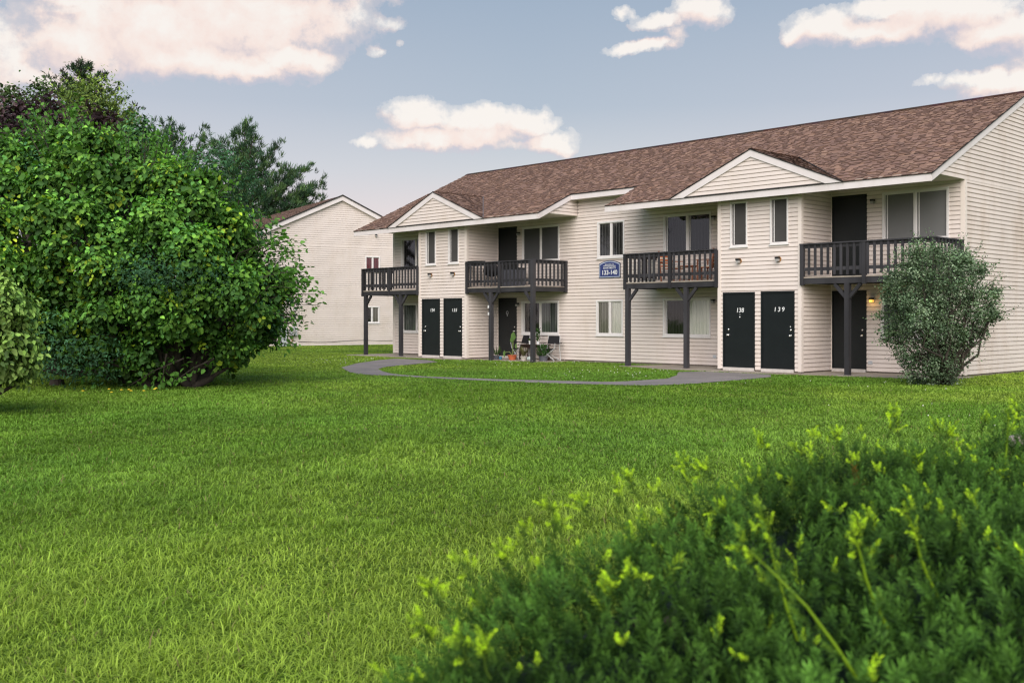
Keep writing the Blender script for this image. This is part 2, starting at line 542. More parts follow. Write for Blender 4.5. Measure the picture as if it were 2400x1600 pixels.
BUMPS = ((-13.449, -10.79), (0.0, 2.594))
WIN = []      # u0,u1,z0,z1,v,style,split
for a, z0, z1, st in ((-16.50, 3.46, 4.66, ('dark', 'green')), (-16.46, 0.90, 2.06, ('green', 'light'))):
    WIN.append((a, a + 1.83, z0, z1, REC, st))
WIN += [(-9.50, -7.67, 3.44, 4.70, REC, ('flat', 'flat')), (-9.53, -7.69, 0.90, 2.07, REC, ('dark', 'green')),
        (-5.92, -4.75, 3.45, 4.65, REC, ('lace', 'lace')), (-5.97, -4.81, 0.90, 2.07, REC, ('olive', 'light')),
        (-3.15, -1.35, 3.46, 4.68, REC, ('dark', 'dark')), (-3.17, -1.37, 0.90, 2.09, REC, ('dark', 'light')),
        (4.10, 5.87, 3.46, 4.77, REC, ('flat2', 'flat2')), (4.05, 5.87, 0.92, 2.08, REC, ('green', 'light')),
        (-13.045, -12.47, 3.43, 4.695, 0.0, ('screen',)), (-11.755, -11.18, 3.435, 4.705, 0.0, ('screen',)),
        (0.394, 0.951, 3.444, 4.69, 0.0, ('screen',)), (1.673, 2.23, 3.457, 4.70, 0.0, ('screen',))]
DOORS = [(-13.278, -12.234, 0.05, 2.18, 0.0, '134', 'L'), (-12.031, -11.002, 0.05, 2.185, 0.0, '135', 'R'),
         (0.143, 1.192, 0.05, 2.185, 0.0, '138', 'L'), (1.379, 2.419, 0.05, 2.195, 0.0, '139', 'R'),
         (-10.77, -9.78, 2.54, 4.75, REC, '', 'R'), (-10.785, -9.785, 0.05, 2.19, REC, '', 'R'),
         (2.62, 3.66, 2.54, 4.775, REC, '', 'R'), (2.62, 3.65, 0.05, 2.205, REC, '', 'R')]
opn_r = [(w[0], w[1], w[2], w[3]) for w in WIN if w[4] == REC] + [(d[0], d[1], 0, d[3]) if d[2] < 1 else (d[0], d[1], d[2], d[3]) for d in DOORS if d[4] == REC]
opn_f = [(w[0], w[1], w[2], w[3]) for w in WIN if w[4] == 0] + [(d[0], d[1], 0, d[3]) for d in DOORS if d[4] == 0]

# walls -------------------------------------------------------------------
mb = MB()
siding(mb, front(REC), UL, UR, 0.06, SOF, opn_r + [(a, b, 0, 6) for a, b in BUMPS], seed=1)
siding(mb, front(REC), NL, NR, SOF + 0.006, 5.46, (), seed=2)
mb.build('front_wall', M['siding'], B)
mb = MB()
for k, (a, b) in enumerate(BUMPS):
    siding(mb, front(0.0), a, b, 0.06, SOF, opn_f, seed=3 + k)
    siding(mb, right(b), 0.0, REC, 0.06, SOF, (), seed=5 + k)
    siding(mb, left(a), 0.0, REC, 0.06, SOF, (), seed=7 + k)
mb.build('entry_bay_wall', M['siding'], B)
und = lambda z: max(VE, (z - (WE - 0.19)) / SLOPE + VE)
VB = 2 * VR
mb = MB()
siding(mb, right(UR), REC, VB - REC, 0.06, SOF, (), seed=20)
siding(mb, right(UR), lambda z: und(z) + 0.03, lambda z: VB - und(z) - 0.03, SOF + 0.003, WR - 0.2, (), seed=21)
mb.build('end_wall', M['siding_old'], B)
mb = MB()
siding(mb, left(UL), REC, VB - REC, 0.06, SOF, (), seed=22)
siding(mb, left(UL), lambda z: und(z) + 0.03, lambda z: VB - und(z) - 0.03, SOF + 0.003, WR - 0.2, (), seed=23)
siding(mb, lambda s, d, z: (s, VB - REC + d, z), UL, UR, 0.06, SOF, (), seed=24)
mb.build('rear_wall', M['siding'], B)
mb = MB()       # closed triangular cheeks at the eave notch
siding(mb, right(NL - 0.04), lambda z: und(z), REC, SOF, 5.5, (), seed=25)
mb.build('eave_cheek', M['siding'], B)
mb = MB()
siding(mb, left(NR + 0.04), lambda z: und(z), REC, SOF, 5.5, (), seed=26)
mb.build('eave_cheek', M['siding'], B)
# foundations
mb = MB()
for a, b, c, d in ((UL + 0.02, REC + 0.02, UR - 0.02, VB - REC - 0.02), (BUMPS[0][0] + 0.02, 0.02, BUMPS[0][1] - 0.02, REC + 0.015), (BUMPS[1][0] + 0.02, 0.02, BUMPS[1][1] - 0.02, REC + 0.015)):
    mb.box((a, b, -0.3), (c, d, 0.062))
mb.build('foundation', M['found'], B)
# corner boards
for (a, b) in BUMPS:
    for u in (a, b):
        sgn = -1 if u == a else 1
        mb = MB(); mb.box((u - 0.075 if sgn > 0 else u - 0.032, -0.032, 0.05), (u + 0.032 if sgn > 0 else u + 0.075, 0.075, SOF - 0.002)); mb.build('corner_trim', M['corner'], B)
for u, sgn in ((UL, -1), (UR, 1)):
    mb = MB(); mb.box((u - 0.09 if sgn > 0 else u - 0.032, REC - 0.032, 0.05), (u + 0.032 if sgn > 0 else u + 0.09, REC + 0.08, SOF - 0.002)); mb.build('corner_trim', M['corner'], B)
for u in (BUMPS[0][0] - 0.035, BUMPS[0][1] + 0.035, BUMPS[1][0] - 0.035, BUMPS[1][1] + 0.035):
    mb = MB(); mb.box((u - 0.012, REC - 0.036, 0.06), (u + 0.012, REC - 0.006, SOF - 0.004)); mb.build('inner_corner_trim', M['corner'], B)
# soffits
mb = MB()
for a, b in ((UL, NL), (NR, UR)):
    mb.box((a + 0.01, VE + 0.03, SOF), (b - 0.01, REC + 0.1, SOF + 0.02))
mb.box((NL, VN + 0.03, 5.43), (NR, REC + 0.1, 5.45))
mb.build('soffit', M['soffit'], B)

# roof ----------------------------------------------------------------------
PAL = [srgb(*c) for c in ((128, 98, 86), (146, 114, 98), (108, 82, 74), (164, 132, 112), (92, 70, 66), (122, 96, 92), (140, 104, 82), (76, 58, 56))]
PW = np.array([.2, .18, .17, .1, .12, .12, .06, .05])


def shingle_field(mb, pt, t0, t1, f0, f1, row=0.125, seed=0, tone=1.0):
    """rows of separate tabs on a slope: pt(s, t, lift)"""
    rr = np.random.default_rng(seed)
    n = int(math.ceil((t1 - t0) / row))
    for i in range(n):
        ta = t0 + i * row; tb = min(t1, ta + row + 0.02)
        sa, sb = f0(ta + row * .5), f1(ta + row * .5)
        if sb - sa < 0.03: continue
        s = sa - rr.uniform(0, 0.2); high = rr.random() < 0.5
        while s < sb:
            w = rr.uniform(0.09, 0.24); e = min(s + w, sb); b = max(s, sa)
            if e - b > 0.004:
                c = 0.42 * np.array(PAL[rr.choice(len(PAL), p=PW)]) + 0.58 * np.array(srgb(140, 113, 99))
                g = 0.93 + 0.14 * fbm(np.array(s * 0.9 + seed), np.array(ta * 0.9), 3)
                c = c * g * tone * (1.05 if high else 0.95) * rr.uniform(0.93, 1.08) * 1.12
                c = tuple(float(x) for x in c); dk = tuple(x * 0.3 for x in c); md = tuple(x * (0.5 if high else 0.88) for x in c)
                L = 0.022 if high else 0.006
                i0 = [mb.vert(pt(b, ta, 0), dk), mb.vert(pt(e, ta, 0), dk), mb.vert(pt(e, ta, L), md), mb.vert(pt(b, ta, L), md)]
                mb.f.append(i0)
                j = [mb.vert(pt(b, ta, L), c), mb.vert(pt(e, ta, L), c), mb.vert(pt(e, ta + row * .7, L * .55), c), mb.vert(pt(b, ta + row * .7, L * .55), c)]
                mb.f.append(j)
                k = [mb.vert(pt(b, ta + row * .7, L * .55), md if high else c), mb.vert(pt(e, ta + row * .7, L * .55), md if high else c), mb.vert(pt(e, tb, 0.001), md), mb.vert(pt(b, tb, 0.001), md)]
                mb.f.append(k)
            s = e if e > s else s + w
            high = not high if rr.random() < 0.75 else high


CS = math.hypot(1, SLOPE); sn, cs = SLOPE / CS, 1 / CS


def roofpt(s, t, l):      # t metres up the slope from the eave
    return (s, VE - 0.03 + t * cs - l * sn, WE + 0.012 + (t * cs - 0.03) * SLOPE + l * cs)


TL = (VR - VE + 0.03) * CS
TN = (VN - VE) * CS
RU0, RU1 = UL - 0.06, UR + 0.07
mb = MB()
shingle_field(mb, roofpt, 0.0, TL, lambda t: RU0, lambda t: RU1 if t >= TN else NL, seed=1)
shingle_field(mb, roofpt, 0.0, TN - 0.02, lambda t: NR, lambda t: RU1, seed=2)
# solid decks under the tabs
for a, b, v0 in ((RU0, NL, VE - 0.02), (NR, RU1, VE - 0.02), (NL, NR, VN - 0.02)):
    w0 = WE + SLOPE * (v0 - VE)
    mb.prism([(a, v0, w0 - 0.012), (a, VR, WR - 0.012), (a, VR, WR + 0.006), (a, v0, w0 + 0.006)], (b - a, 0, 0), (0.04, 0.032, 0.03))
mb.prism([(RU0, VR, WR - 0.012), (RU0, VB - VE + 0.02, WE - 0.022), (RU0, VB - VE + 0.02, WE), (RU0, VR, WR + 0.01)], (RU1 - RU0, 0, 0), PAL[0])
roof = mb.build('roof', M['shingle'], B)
mb = MB()
q = RU0
while q < RU1:
    e = min(q + 0.3, RU1); c = tuple(x * random.uniform(0.25, 0.45) for x in PAL[2])
    mb.prism([(q, VR - 0.14, WR - 0.066 + 0.045), (q, VR, WR + 0.045), (q, VR + 0.14, WR - 0.066 + 0.045), (q, VR + 0.14, WR - 0.08), (q, VR - 0.14, WR - 0.08 + .03)], (e - q - 0.004, 0, 0), c)
    q = e
mb.build('ridge_cap', M['shingle'], roof)

# fascia and rakes ------------------------------------------------------------
mb = MB()
for a, b in ((UL - 0.04, NL + 0.03), (NR - 0.03, UR + 0.045)):
    mb.box((a, VE - 0.02, WE - 0.19), (b, VE + 0.012, WE - 0.014))
wN = WE + SLOPE * (VN - VE)
mb.box((NL + 0.031, VN - 0.02, wN - 0.185), (NR - 0.031, VN + 0.012, wN - 0.014))
for u0, u1 in ((UR + 0.02, UR + 0.05), (UL - 0.05, UL - 0.02)):
    for sg in (1, -1):
        f = (lambda v: v) if sg == 1 else (lambda v: VB - v)
        mb.prism([(u0, f(VE + 0.013), WE - 0.19), (u0, f(VR), WR - 0.20), (u0, f(VR), WR - 0.016), (u0, f(VE + 0.013), WE - 0.012)], (u1 - u0, 0, 0))
for u0, u1 in ((NL, NL + 0.028), (NR - 0.028, NR)):
    mb.prism([(u0, VE + 0.013, WE - 0.19), (u0, VN - 0.021, wN - 0.195), (u0, VN - 0.021, wN - 0.018), (u0, VE + 0.013, WE - 0.014)], (u1 - u0, 0, 0))
mb.build('fascia', M['trim'], B)
mb = MB()
for a, b, v0 in ((RU0, NL + .03, VE), (NR - .03, RU1, VE), (NL + .03, NR - .03, VN)):
    w0 = WE + SLOPE * (v0 - VE)
    mb.box((a, v0 - 0.045, w0 - 0.014), (b, v0 - 0.024, w0 - 0.001))
for u in (RU1 - 0.004, RU0 - 0.012):
    mb.prism([(u, VE - 0.03, WE - 0.022), (u, VR, WR - 0.012), (u, VR, WR + 0.012), (u, VE - 0.03, WE - 0.002)], (0.016, 0, 0))
mb.prism([(NL + .001, VE - 0.03, WE - 0.022), (NL + .001, VN, wN - 0.014), (NL + .001, VN, wN + 0.008), (NL + .001, VE - 0.03, WE - 0.002)], (0.035, 0, 0))
mb.build('drip_edge', M['drip'], B)

# dormer gables over the entry bays --------------------------------------------
for k, uc in enumerate((-12.115, 1.33)):
    hw, hp = 2.70, 1.12
    zp = WE + hp; ds = hp / hw; L = math.hypot(hw, hp)
    vp = VE + hp / SLOPE
    mb = MB()
    for sg in (-1, 1):
        def dpt(s, t, l, sg=sg):
            x = t / L
            return (uc + sg * (hw * (1 - x) + l * ds), s, WE + 0.012 + hp * x + l)
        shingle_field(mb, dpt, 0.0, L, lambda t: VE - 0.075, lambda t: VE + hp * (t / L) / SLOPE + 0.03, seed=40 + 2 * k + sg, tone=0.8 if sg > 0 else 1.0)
        mb.poly([(uc + sg * hw, VE - 0.07, WE + 0.005), (uc, VE - 0.07, zp + 0.005), (uc, vp, zp + 0.005), (uc + sg * hw, VE, WE + .005)], (0.04, 0.03, 0.03))
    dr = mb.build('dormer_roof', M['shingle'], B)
    mb = MB()
    for sg in (-1, 1):
        mb.prism([(uc + sg * (hw - 0.01), VE - 0.062, WE - 0.005), (uc, VE - 0.062, zp - 0.012), (uc, VE - 0.062, zp - 0.20), (uc + sg * (hw - 0.47), VE - 0.062, WE - 0.005)], (0, 0.03, 0))
    mb.build('rake_board', M['trim'], dr)
    mb = MB()
    for sg in (-1, 1):
        mb.prism([(uc + sg * (hw + 0.05), VE - 0.085, WE - 0.016), (uc, VE - 0.085, zp - 0.004), (uc, VE - 0.085, zp + 0.016), (uc + sg * (hw + 0.05), VE - 0.085, WE + 0.004)], (0, 0.022, 0))
    mb.box((uc - hw + 0.4, VE - 0.05, WE - 0.010), (uc + hw - 0.4, VE - 0.023, WE + 0.022))
    mb.build('drip_edge', M['drip'], dr)
    mb = MB()
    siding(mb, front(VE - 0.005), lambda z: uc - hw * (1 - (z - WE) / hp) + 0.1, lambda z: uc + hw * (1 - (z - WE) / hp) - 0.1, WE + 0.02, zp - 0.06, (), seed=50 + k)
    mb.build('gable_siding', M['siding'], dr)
    mb = MB()
    g = [(uc + 0.98 * hw * (1 - t) * 1.0 + 0.02, VE + hp * t / SLOPE - 0.02, WE + hp * t + 0.034) for t in np.linspace(0, 1, 8)]
    mb.tube(g, 0.014, 5)
    mb.build('valley_flashing', M['drip'] if k else M['lead'], dr)

# windows ------------------------------------------------------------------------


def window(parent, u0, u1, z0, z1, v, style):
    fr = MB(); t = 0.055 if u1 - u0 > 0.7 else 0.04; sr = 0.022 if u1 - u0 > 0.7 else 0.012
    vo, vi = v - 0.045, v + 0.05
    fr.box((u0, vo, z0), (u1, vi, z0 + t)); fr.box((u0, vo, z1 - t), (u1, vi, z1))
    fr.box((u0, vo, z0 + t), (u0 + t, vi, z1 - t)); fr.box((u1 - t, vo, z0 + t), (u1, vi, z1 - t))
    fr.box((u0 - 0.025, vo - 0.018, z0 - 0.035), (u1 + 0.025, v - 0.004, z0 - 0.001))
    n = len(style)
    if n == 2:
        um = (u0 + u1) / 2
        fr.box((um - 0.03, vo + 0.012, z0 + t), (um + 0.03, vi - 0.003, z1 - t))
    # sash rails inside the outer frame
    edges = [(u0 + t, u1 - t)] if n == 1 else [(u0 + t, (u0 + u1) / 2 - 0.03), ((u0 + u1) / 2 + 0.03, u1 - t)]
    for a, b in edges:
        for (p, q, r, s_) in ((a, a + sr, z0 + t, z1 - t), (b - sr, b, z0 + t, z1 - t), (a + sr, b - sr, z0 + t, z0 + t + sr), (a + sr, b - sr, z1 - t - sr, z1 - t)):
            fr.box((p, v - 0.012, r), (q, v + 0.03, s_))
    fo = fr.build('window', M['frame'], parent)
    for (a, b), st in zip(edges, style):
        g = MB(); g.poly([(a + sr, v + 0.004, z0 + t + sr), (b - sr, v + 0.004, z0 + t + sr), (b - sr, v + 0.004, z1 - t - sr), (a + sr, v + 0.004, z1 - t - sr)]); g.build('pane', M['glass'], fo)
        if st in ('flat', 'flat2', 'screen'):
            g = MB(); g.poly([(a + sr - .002, v - 0.003, z0 + t + sr - .002), (b - sr + .002, v - 0.003, z0 + t + sr - .002), (b - sr + .002, v - 0.003, z1 - t - sr + .002), (a + sr - .002, v - 0.003, z1 - t - sr + .002)]); g.build('insect_screen', CUR[st], fo)
        c = MB()
        nn = 24
        for i in range(nn):
            p, q = a + (b - a) * i / nn, a + (b - a) * (i + 1) / nn
            o = 0 if st in ('flat', 'flat2', 'screen') else 0.012
            y0, y1 = v + 0.032 + o * math.sin(i * 2.4), v + 0.032 + o * math.sin((i + 1) * 2.4)
            c.poly([(p, y0, z0 + t), (q, y1, z0 + t), (q, y1, z1 - t), (p, y0, z1 - t)])
        c.build('blind' if st in ('flat', 'flat2', 'red', 'screen') else 'curtain', CUR[st], fo)
        if st in ('screen',) or (st in ('flat2', 'dark') and v == REC):
            g = MB(); g.box((a + 0.06, v - 0.012, z0 + t + 0.024), (a + 0.085, v - 0.004, z1 - t - 0.024)); g.build('sash_rail', M['frame'], fo)
    bk = MB(); bk.box((u0 + 0.01, v + 0.09, z0 + 0.01), (u1 - 0.01, v + 0.11, z1 - 0.01)); bk.build('window_back', M['black'], fo)
    return fo


for w in WIN: window(B, *w)

# doors -----------------------------------------------------------------------------


def text_mesh(name, txt, size, loc, m, parent, extrude=0.003, shear=0.0, spacing=1.0, align='CENTER', bold=0.006):
    cu = bpy.data.curves.new(name, 'FONT'); cu.body = txt; cu.size = size; cu.extrude = extrude; cu.align_x = align; cu.align_y = 'CENTER'
    cu.shear = shear; cu.space_character = spacing; cu.offset = size * bold
    o = bpy.data.objects.new(name, cu); COL.objects.link(o)
    bpy.context.view_layer.update()
    dg = bpy.context.evaluated_depsgraph_get()
    me = bpy.data.meshes.new_from_object(o.evaluated_get(dg))
    bpy.data.objects.remove(o)
    me.transform(Matrix.Translation(loc) @ Matrix.Rotation(math.pi / 2, 4, 'X'))
    me.materials.clear()
    return link(name, me, m, parent)


def door(u0, u1, z0, z1, v, num, side):
    mb = MB(); t = 0.05
    mb.box((u0, v - 0.032, z0), (u0 + t, v + 0.06, z1)); mb.box((u1 - t, v - 0.032, z0), (u1, v + 0.06, z1)); mb.box((u0 + t, v - 0.032, z1 - t), (u1 - t, v + 0.06, z1))
    mb.box((u0 + t + 0.004, v - 0.012, z0 + 0.06), (u1 - t - 0.004, v + 0.04, z1 - t - 0.005))
    do = mb.build('door', M['door'], B)
    th = MB(); th.box((u0 + 0.02, v - 0.055, z0 - 0.03), (u1 - 0.02, v + 0.05, z0 + 0.055)); th.build('threshold', M['sill'], do)
    ux = u0 + 0.17 if side == 'L' else u1 - 0.13
    if z0 < 1:
        zk = 1.0
        mb = MB()
        mb.lathe((ux, v - 0.012, zk), [(0.033, 0), (0.033, 0.008), (0.012, 0.012), (0.012, 0.035), (0.026, 0.042), (0.03, 0.055), (0.024, 0.07), (0.001, 0.075)], 12, 'y'); mb.build('handle', M['metal'], do, True)
        mb = MB()
        mb.lathe((ux + 0.005, v - 0.012, zk + 0.15), [(0.032, 0), (0.03, 0.014), (0.001, 0.018)], 12, 'y'); mb.build('deadbolt', M['metal'], do, True)
        uc = (u0 + u1) / 2
        if num in ('134', '138'):
            mb = MB(); mb.lathe((uc + 0.03, v - 0.012, 1.50), [(0.018, 0), (0.018, 0.01), (0.001, 0.012)], 10, 'y')
            if num == '138':
                mb.build('knocker', M['white'], do)
                mb = MB(); mb.lathe((uc + 0.035, v - 0.012, 1.57), [(0.009, 0), (0.009, 0.01), (0.001, 0.012)], 8, 'y'); mb.build('door_viewer', M['white'], do)
        if num == '139':
            mb = MB(); mb.lathe((ux + 0.0, v - 0.012, zk + 0.24), [(0.014, 0), (0.014, 0.01), (0.001, 0.012)], 10, 'y'); mb.build('lock_cover', M['white'], do)
        if num == '' and u0 < 0:
            mb = MB()
            ring = [(uc + 0.05 * math.cos(a), v - 0.02, 1.66 + 0.06 * math.sin(a)) for a in np.linspace(0, 2 * math.pi, 13)]
            mb.tube(ring, 0.008, 5); mb.lathe((uc, v - 0.012, 1.56), [(0.02, 0), (0.02, 0.01), (0.001, 0.012)], 10, 'y'); mb.build('knocker', M['grey'], do)
    if num:
        pos = {'134': (-12.685, 1.755), '135': (-11.435, 1.75), '138': (0.703, 1.682), '139': (1.94, 1.697)}[num]
        text_mesh('door_number', num, 0.17 if num != '135' else 0.165, (pos[0], v - 0.018, pos[1]), M['white'], do, 0.003, 0.12, {'139': 1.45, '135': 1.25}.get(num, 1.0))


for d in DOORS: door(*d)

# wall lamps, outlets -----------------------------------------------------------------


def wall_lamp(parent, u, z, v, style='plain', lit=False):
    mb = MB()
    if style == 'rusty':
        mb.lathe((u, v - 0.012, z), [(0.062, 0), (0.075, 0.012), (0.078, 0.025), (0.06, 0.03), (0.04, 0.026)], 16, 'y')
        o = mb.build('wall_lamp', M['rust'], parent)
    else:
        mb.lathe((u, v - 0.012, z), [(0.07, 0), (0.075, 0.015), (0.06, 0.028), (0.001, 0.03)], 16, 'y')
        o = mb.build('wall_lamp', M['pale'], parent)
    mb = MB()
    mb.box((u - 0.05, v - 0.16, z + 0.012), (u + 0.045, v - 0.03, z + 0.062)); mb.build('lamp_hood', M['black'], o)
    mb = MB()
    mb.box((u - 0.04, v - 0.15, z - 0.055), (u + 0.035, v - 0.05, z + 0.011)); mb.build('lamp_glass', M['lit'] if lit else M['jar'], o)
    return o


for u in (-12.744, -11.461): wall_lamp(B, u, 3.05, 0.0, 'rusty')
for u in (0.695, 1.944): wall_lamp(B, u, 3.045, 0.0, 'rusty')
for u, z in ((-9.64, 4.47), (-9.69, 1.95), (-1.22, 4.465), (-1.235, 1.97), (3.86, 4.545)): wall_lamp(B, u, z, REC)
wall_lamp(B, 3.83, 1.945, REC, 'plain', True)
pl = bpy.data.lights.new('lamp_glow', 'POINT'); pl.energy = 1.0; pl.color = (1, 0.6, 0.2); pl.shadow_soft_size = 0.05
po = bpy.data.objects.new('lamp_glow', pl); COL.objects.link(po); po.location = bw(3.82, REC - 0.22, 1.87)
for u, z in ((-1.225, 0.32), (3.76, 0.29)):
    mb = MB(); mb.box((u - 0.06, REC - 0.04, z - 0.045), (u + 0.06, REC - 0.012, z + 0.045)); mb.build('outlet_cover', M['grey'], B)

# balconies -----------------------------------------------------------------------------


def wtone(): return (random.uniform(.8, 1.2),) * 3


def balcony(name_label, u0, u1, posts, joints, ret_left, ret_right, full_post=None):
    b = empty('balcony', parent=B)
    zt, zr = 3.42, 2.36
    vf = -0.03
    mb = MB()      # rim joists
    js = [u0] + [j for j in joints] + [u1]
    for a, c in zip(js[:-1], js[1:]):
        mb.box((a + 0.002, vf - 0.01, zr), (c - 0.002, vf + 0.03, 2.51), wtone())
    for u, on in ((u0, ret_left), (u1, ret_right)):
        if on: mb.box((u - 0.018, vf + 0.031, zr), (u + 0.018, REC - 0.03, 2.51), wtone())
    n = 6
    for i in range(1, n):
        y = vf + (REC - vf) * i / n
        mb.box((u0 + 0.02, y - 0.02, zr + .01), (u1 - 0.02, y + 0.02, 2.505))
    mb.build('rim_beam', M['wood'], b)
    mb = MB()
    y = vf - 0.02
    while y < REC - 0.05:
        y2 = min(y + 0.14, REC - 0.03)
        mb.box((u0 + 0.01, y, 2.512), (u1 - 0.01, y2 - 0.006, 2.545)); y += 0.14
    mb.build('deck', M['deck'], b)
    mb = MB()      # railing
    mb.box((u0 - 0.03, vf - 0.06, zt - 0.035), (u1 + (0.03 if ret_right else -0.005), vf + 0.075, zt), wtone())
    mb.box((u0, vf - 0.005, zt - 0.13), (u1, vf + 0.03, zt - 0.04), wtone())
    mb.box((u0, vf - 0.005, 2.70), (u1, vf + 0.03, 2.79), wtone())
    w, gap = 0.066, 0.178
    k = int((u1 - u0 - 0.1) / gap)
    st = (u1 - u0 - 0.1) / max(k, 1)
    for i in range(k + 1):
        u = u0 + 0.05 + st * i
        mb.box((u - w / 2, vf - 0.034 + random.uniform(-.003, .003), 2.585 + random.uniform(-0.012, 0.012)), (u + w / 2, vf - 0.008, zt - 0.037), wtone())
    for u, on, sg in ((u0, ret_left, -1), (u1, ret_right, 1)):
        if not on: continue
        mb.box((u - 0.06, vf + 0.076, zt - 0.036), (u + 0.06, REC - 0.03, zt - 0.001), wtone())
        mb.box((u - 0.017, vf + 0.076, zt - 0.13), (u + 0.017, REC - 0.03, zt - 0.04), wtone())
        mb.box((u - 0.017, vf + 0.076, 2.70), (u + 0.017, REC - 0.03, 2.79), wtone())
        kk = int((REC - vf - 0.2) / gap)
        for i in range(kk + 1):
            y = vf + 0.14 + (REC - vf - 0.25) * i / kk
            mb.box((u + sg * 0.02, y - w / 2, 2.56 + random.uniform(-.01, .01)), (u + sg * 0.052, y + w / 2, zt - 0.04), wtone())
    mb.build('railing', M['wood'], b)
    for u in [u0 + 0.03] + joints + [u1 - 0.03]:
        mb = MB(); mb.box((u - 0.05, vf - 0.052, zr - 0.03), (u + 0.05, vf + 0.04, zt - 0.036), wtone()); mb.build('railing_post', M['wood'], b)
    if ret_right:
        mb = MB(); mb.box((u1 - 0.05, REC - 0.13, zr - 0.02), (u1 + 0.055, REC - 0.031, zt - 0.036), wtone()); mb.build('railing_post', M['wood'], b)
    for u in posts:
        top = zt - 0.01 if full_post == u else zr - 0.002
        mb = MB(); hw = 0.064
        vc = vf + 0.035 if full_post != u else vf - 0.062
        mb.box((u - hw, vc - hw, -0.02), (u + hw, vc + hw, top), wtone()); p = mb.build('post', M['wood'], b)
        for sg in (-1, 1):
            if u + sg * 0.4 < u0 or u + sg * 0.4 > u1 + 0.3: continue
            mb = MB(); mb.bar((u + sg * 0.05, vc, 2.0), (u + sg * 0.36, vc, 2.345), 0.07, 0.085, wtone()); mb.build('brace', M['wood'], p)
    return b


balcony('', -17.03, -13.48, [-16.86, -14.59], [-15.25], True, False)
balcony('', -10.755, -7.33, [-9.50, -7.35], [-9.03], False, True, -7.35)
balcony('', -3.44, -0.03, [-3.34, -1.14], [-1.70], True, False)
balcony('', 2.625, 6.20, [3.93], [4.41], False, True)
for u, z in ((-9.56, 1.86), (-9.555, 1.62)):
    mb = MB(); mb.box((u - 0.04, -0.068, z - 0.05), (u - 0.015, -0.062, z + 0.05)); mb.box((u + 0.0, -0.068, z - 0.05), (u + 0.02, -0.062, z + 0.05)); mb.box((u - 0.015, -0.068, z - 0.012), (u, -0.062, z + 0.012)) if z > 1.7 else None
    mb.build('house_tag', M['white'], B)

# sign ------------------------------------------------------------------------------------
SU0, SU1, SZ0, SZ1, SZT = -5.827, -4.912, 2.784, 3.26, 3.355
sg = empty('apartment_sign', bw((SU0 + SU1) / 2, REC - 0.03, SZ0), BANG)
tag(sg, 'navy blue arched sign reading apartments 133-140 on the siding under a window', 'sign')


def arch(inset, v):
    h = (SU1 - SU0) / 2 - inset; r = SZ1 - SZ0 - inset
    pts = [(-h, v, inset), (h, v, inset)]
    for t in np.linspace(1, -1, 15):
        pts.append((h * t, v, r + (SZT - SZ1) * (1 - t * t)))
    return pts


mb = MB(); mb.prism(arch(0, 0.0), (0, -0.02, 0)); mb.build('rim', M['signback'], sg)
mb = MB(); mb.prism(arch(0.022, -0.0205), (0, -0.003, 0)); mb.build('border', M['signedge'], sg)
mb = MB(); mb.prism(arch(0.047, -0.0238), (0, -0.003, 0)); mb.build('sign_face', M['signblue'], sg)
lx = 0.0
text_mesh('lettering', 'BUILDING #16', 0.06, (lx, -0.029, 0.44), M['white'], sg, 0.001)
mb = MB(); mb.box((-0.27, -0.029, 0.388), (0.27, -0.0275, 0.402)); mb.build('rule', M['white'], sg)
text_mesh('lettering', 'APARTMENTS', 0.088, (lx, -0.029, 0.325), M['white'], sg, 0.001)
text_mesh('lettering', '133-140', 0.205, (lx, -0.029, 0.172), M['white'], sg, 0.001, 0, 1.0, 'CENTER', 0.02)

# far building -------------------------------------------------------------------------------
FB = empty('apartment_building', (-9.19, 57.0, 0), math.radians(30))
tag(FB, 'cream apartment building behind the trees showing its plain gable end with two small windows', 'building')
HP, HW, SL = 8.04, 6.0, 0.455
fw = [(1.37, 2.24, 3.98, 4.84, ('red', 'red')), (1.33, 2.20, 1.19, 2.11, ('dark', 'olive'))]
mb = MB()
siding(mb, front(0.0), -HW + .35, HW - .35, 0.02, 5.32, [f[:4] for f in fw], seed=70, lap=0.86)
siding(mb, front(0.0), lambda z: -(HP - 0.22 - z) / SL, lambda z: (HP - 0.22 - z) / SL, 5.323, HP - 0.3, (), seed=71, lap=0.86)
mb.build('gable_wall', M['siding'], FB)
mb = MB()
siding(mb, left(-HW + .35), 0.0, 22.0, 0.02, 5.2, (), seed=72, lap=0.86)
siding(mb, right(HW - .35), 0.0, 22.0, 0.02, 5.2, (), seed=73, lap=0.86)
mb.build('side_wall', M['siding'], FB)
mb = MB()
for sg_ in (-1, 1):
    Lf = math.hypot(HW, HW * SL)
    def fpt(s, t, l, sg_=sg_):
        x = t / Lf
        return (sg_ * HW * (1 - x), s, HP - HW * SL * (1 - x) + l)
    shingle_field(mb, fpt, 0, Lf, lambda t: -0.22, lambda t: 22.0, row=0.19, seed=80 + sg_)
    mb.prism([(sg_ * HW, -0.2, HP - HW * SL - .02), (0, -0.2, HP - .02), (0, -0.2, HP), (sg_ * HW, -0.2, HP - HW * SL)], (0, 22, 0), (0.04, 0.03, 0.03))
fr_ = mb.build('roof', M['shingle'], FB)
mb = MB()
for sg_ in (-1, 1):
    mb.prism([(sg_ * HW, -0.18, HP - HW * SL - .01), (0, -0.18, HP - .02), (0, -0.18, HP - 0.26), (sg_ * HW, -0.18, HP - HW * SL - .25)], (0, 0.03, 0))
    mb.prism([(sg_ * HW, -0.15, HP - HW * SL - .25), (0, -0.15, HP - .26), (0, -0.15, HP - 0.24), (sg_ * HW, -0.15, HP - HW * SL - .23)], (0, 0.16, 0))
mb.build('rake_board', M['trim'], FB)
mb = MB()
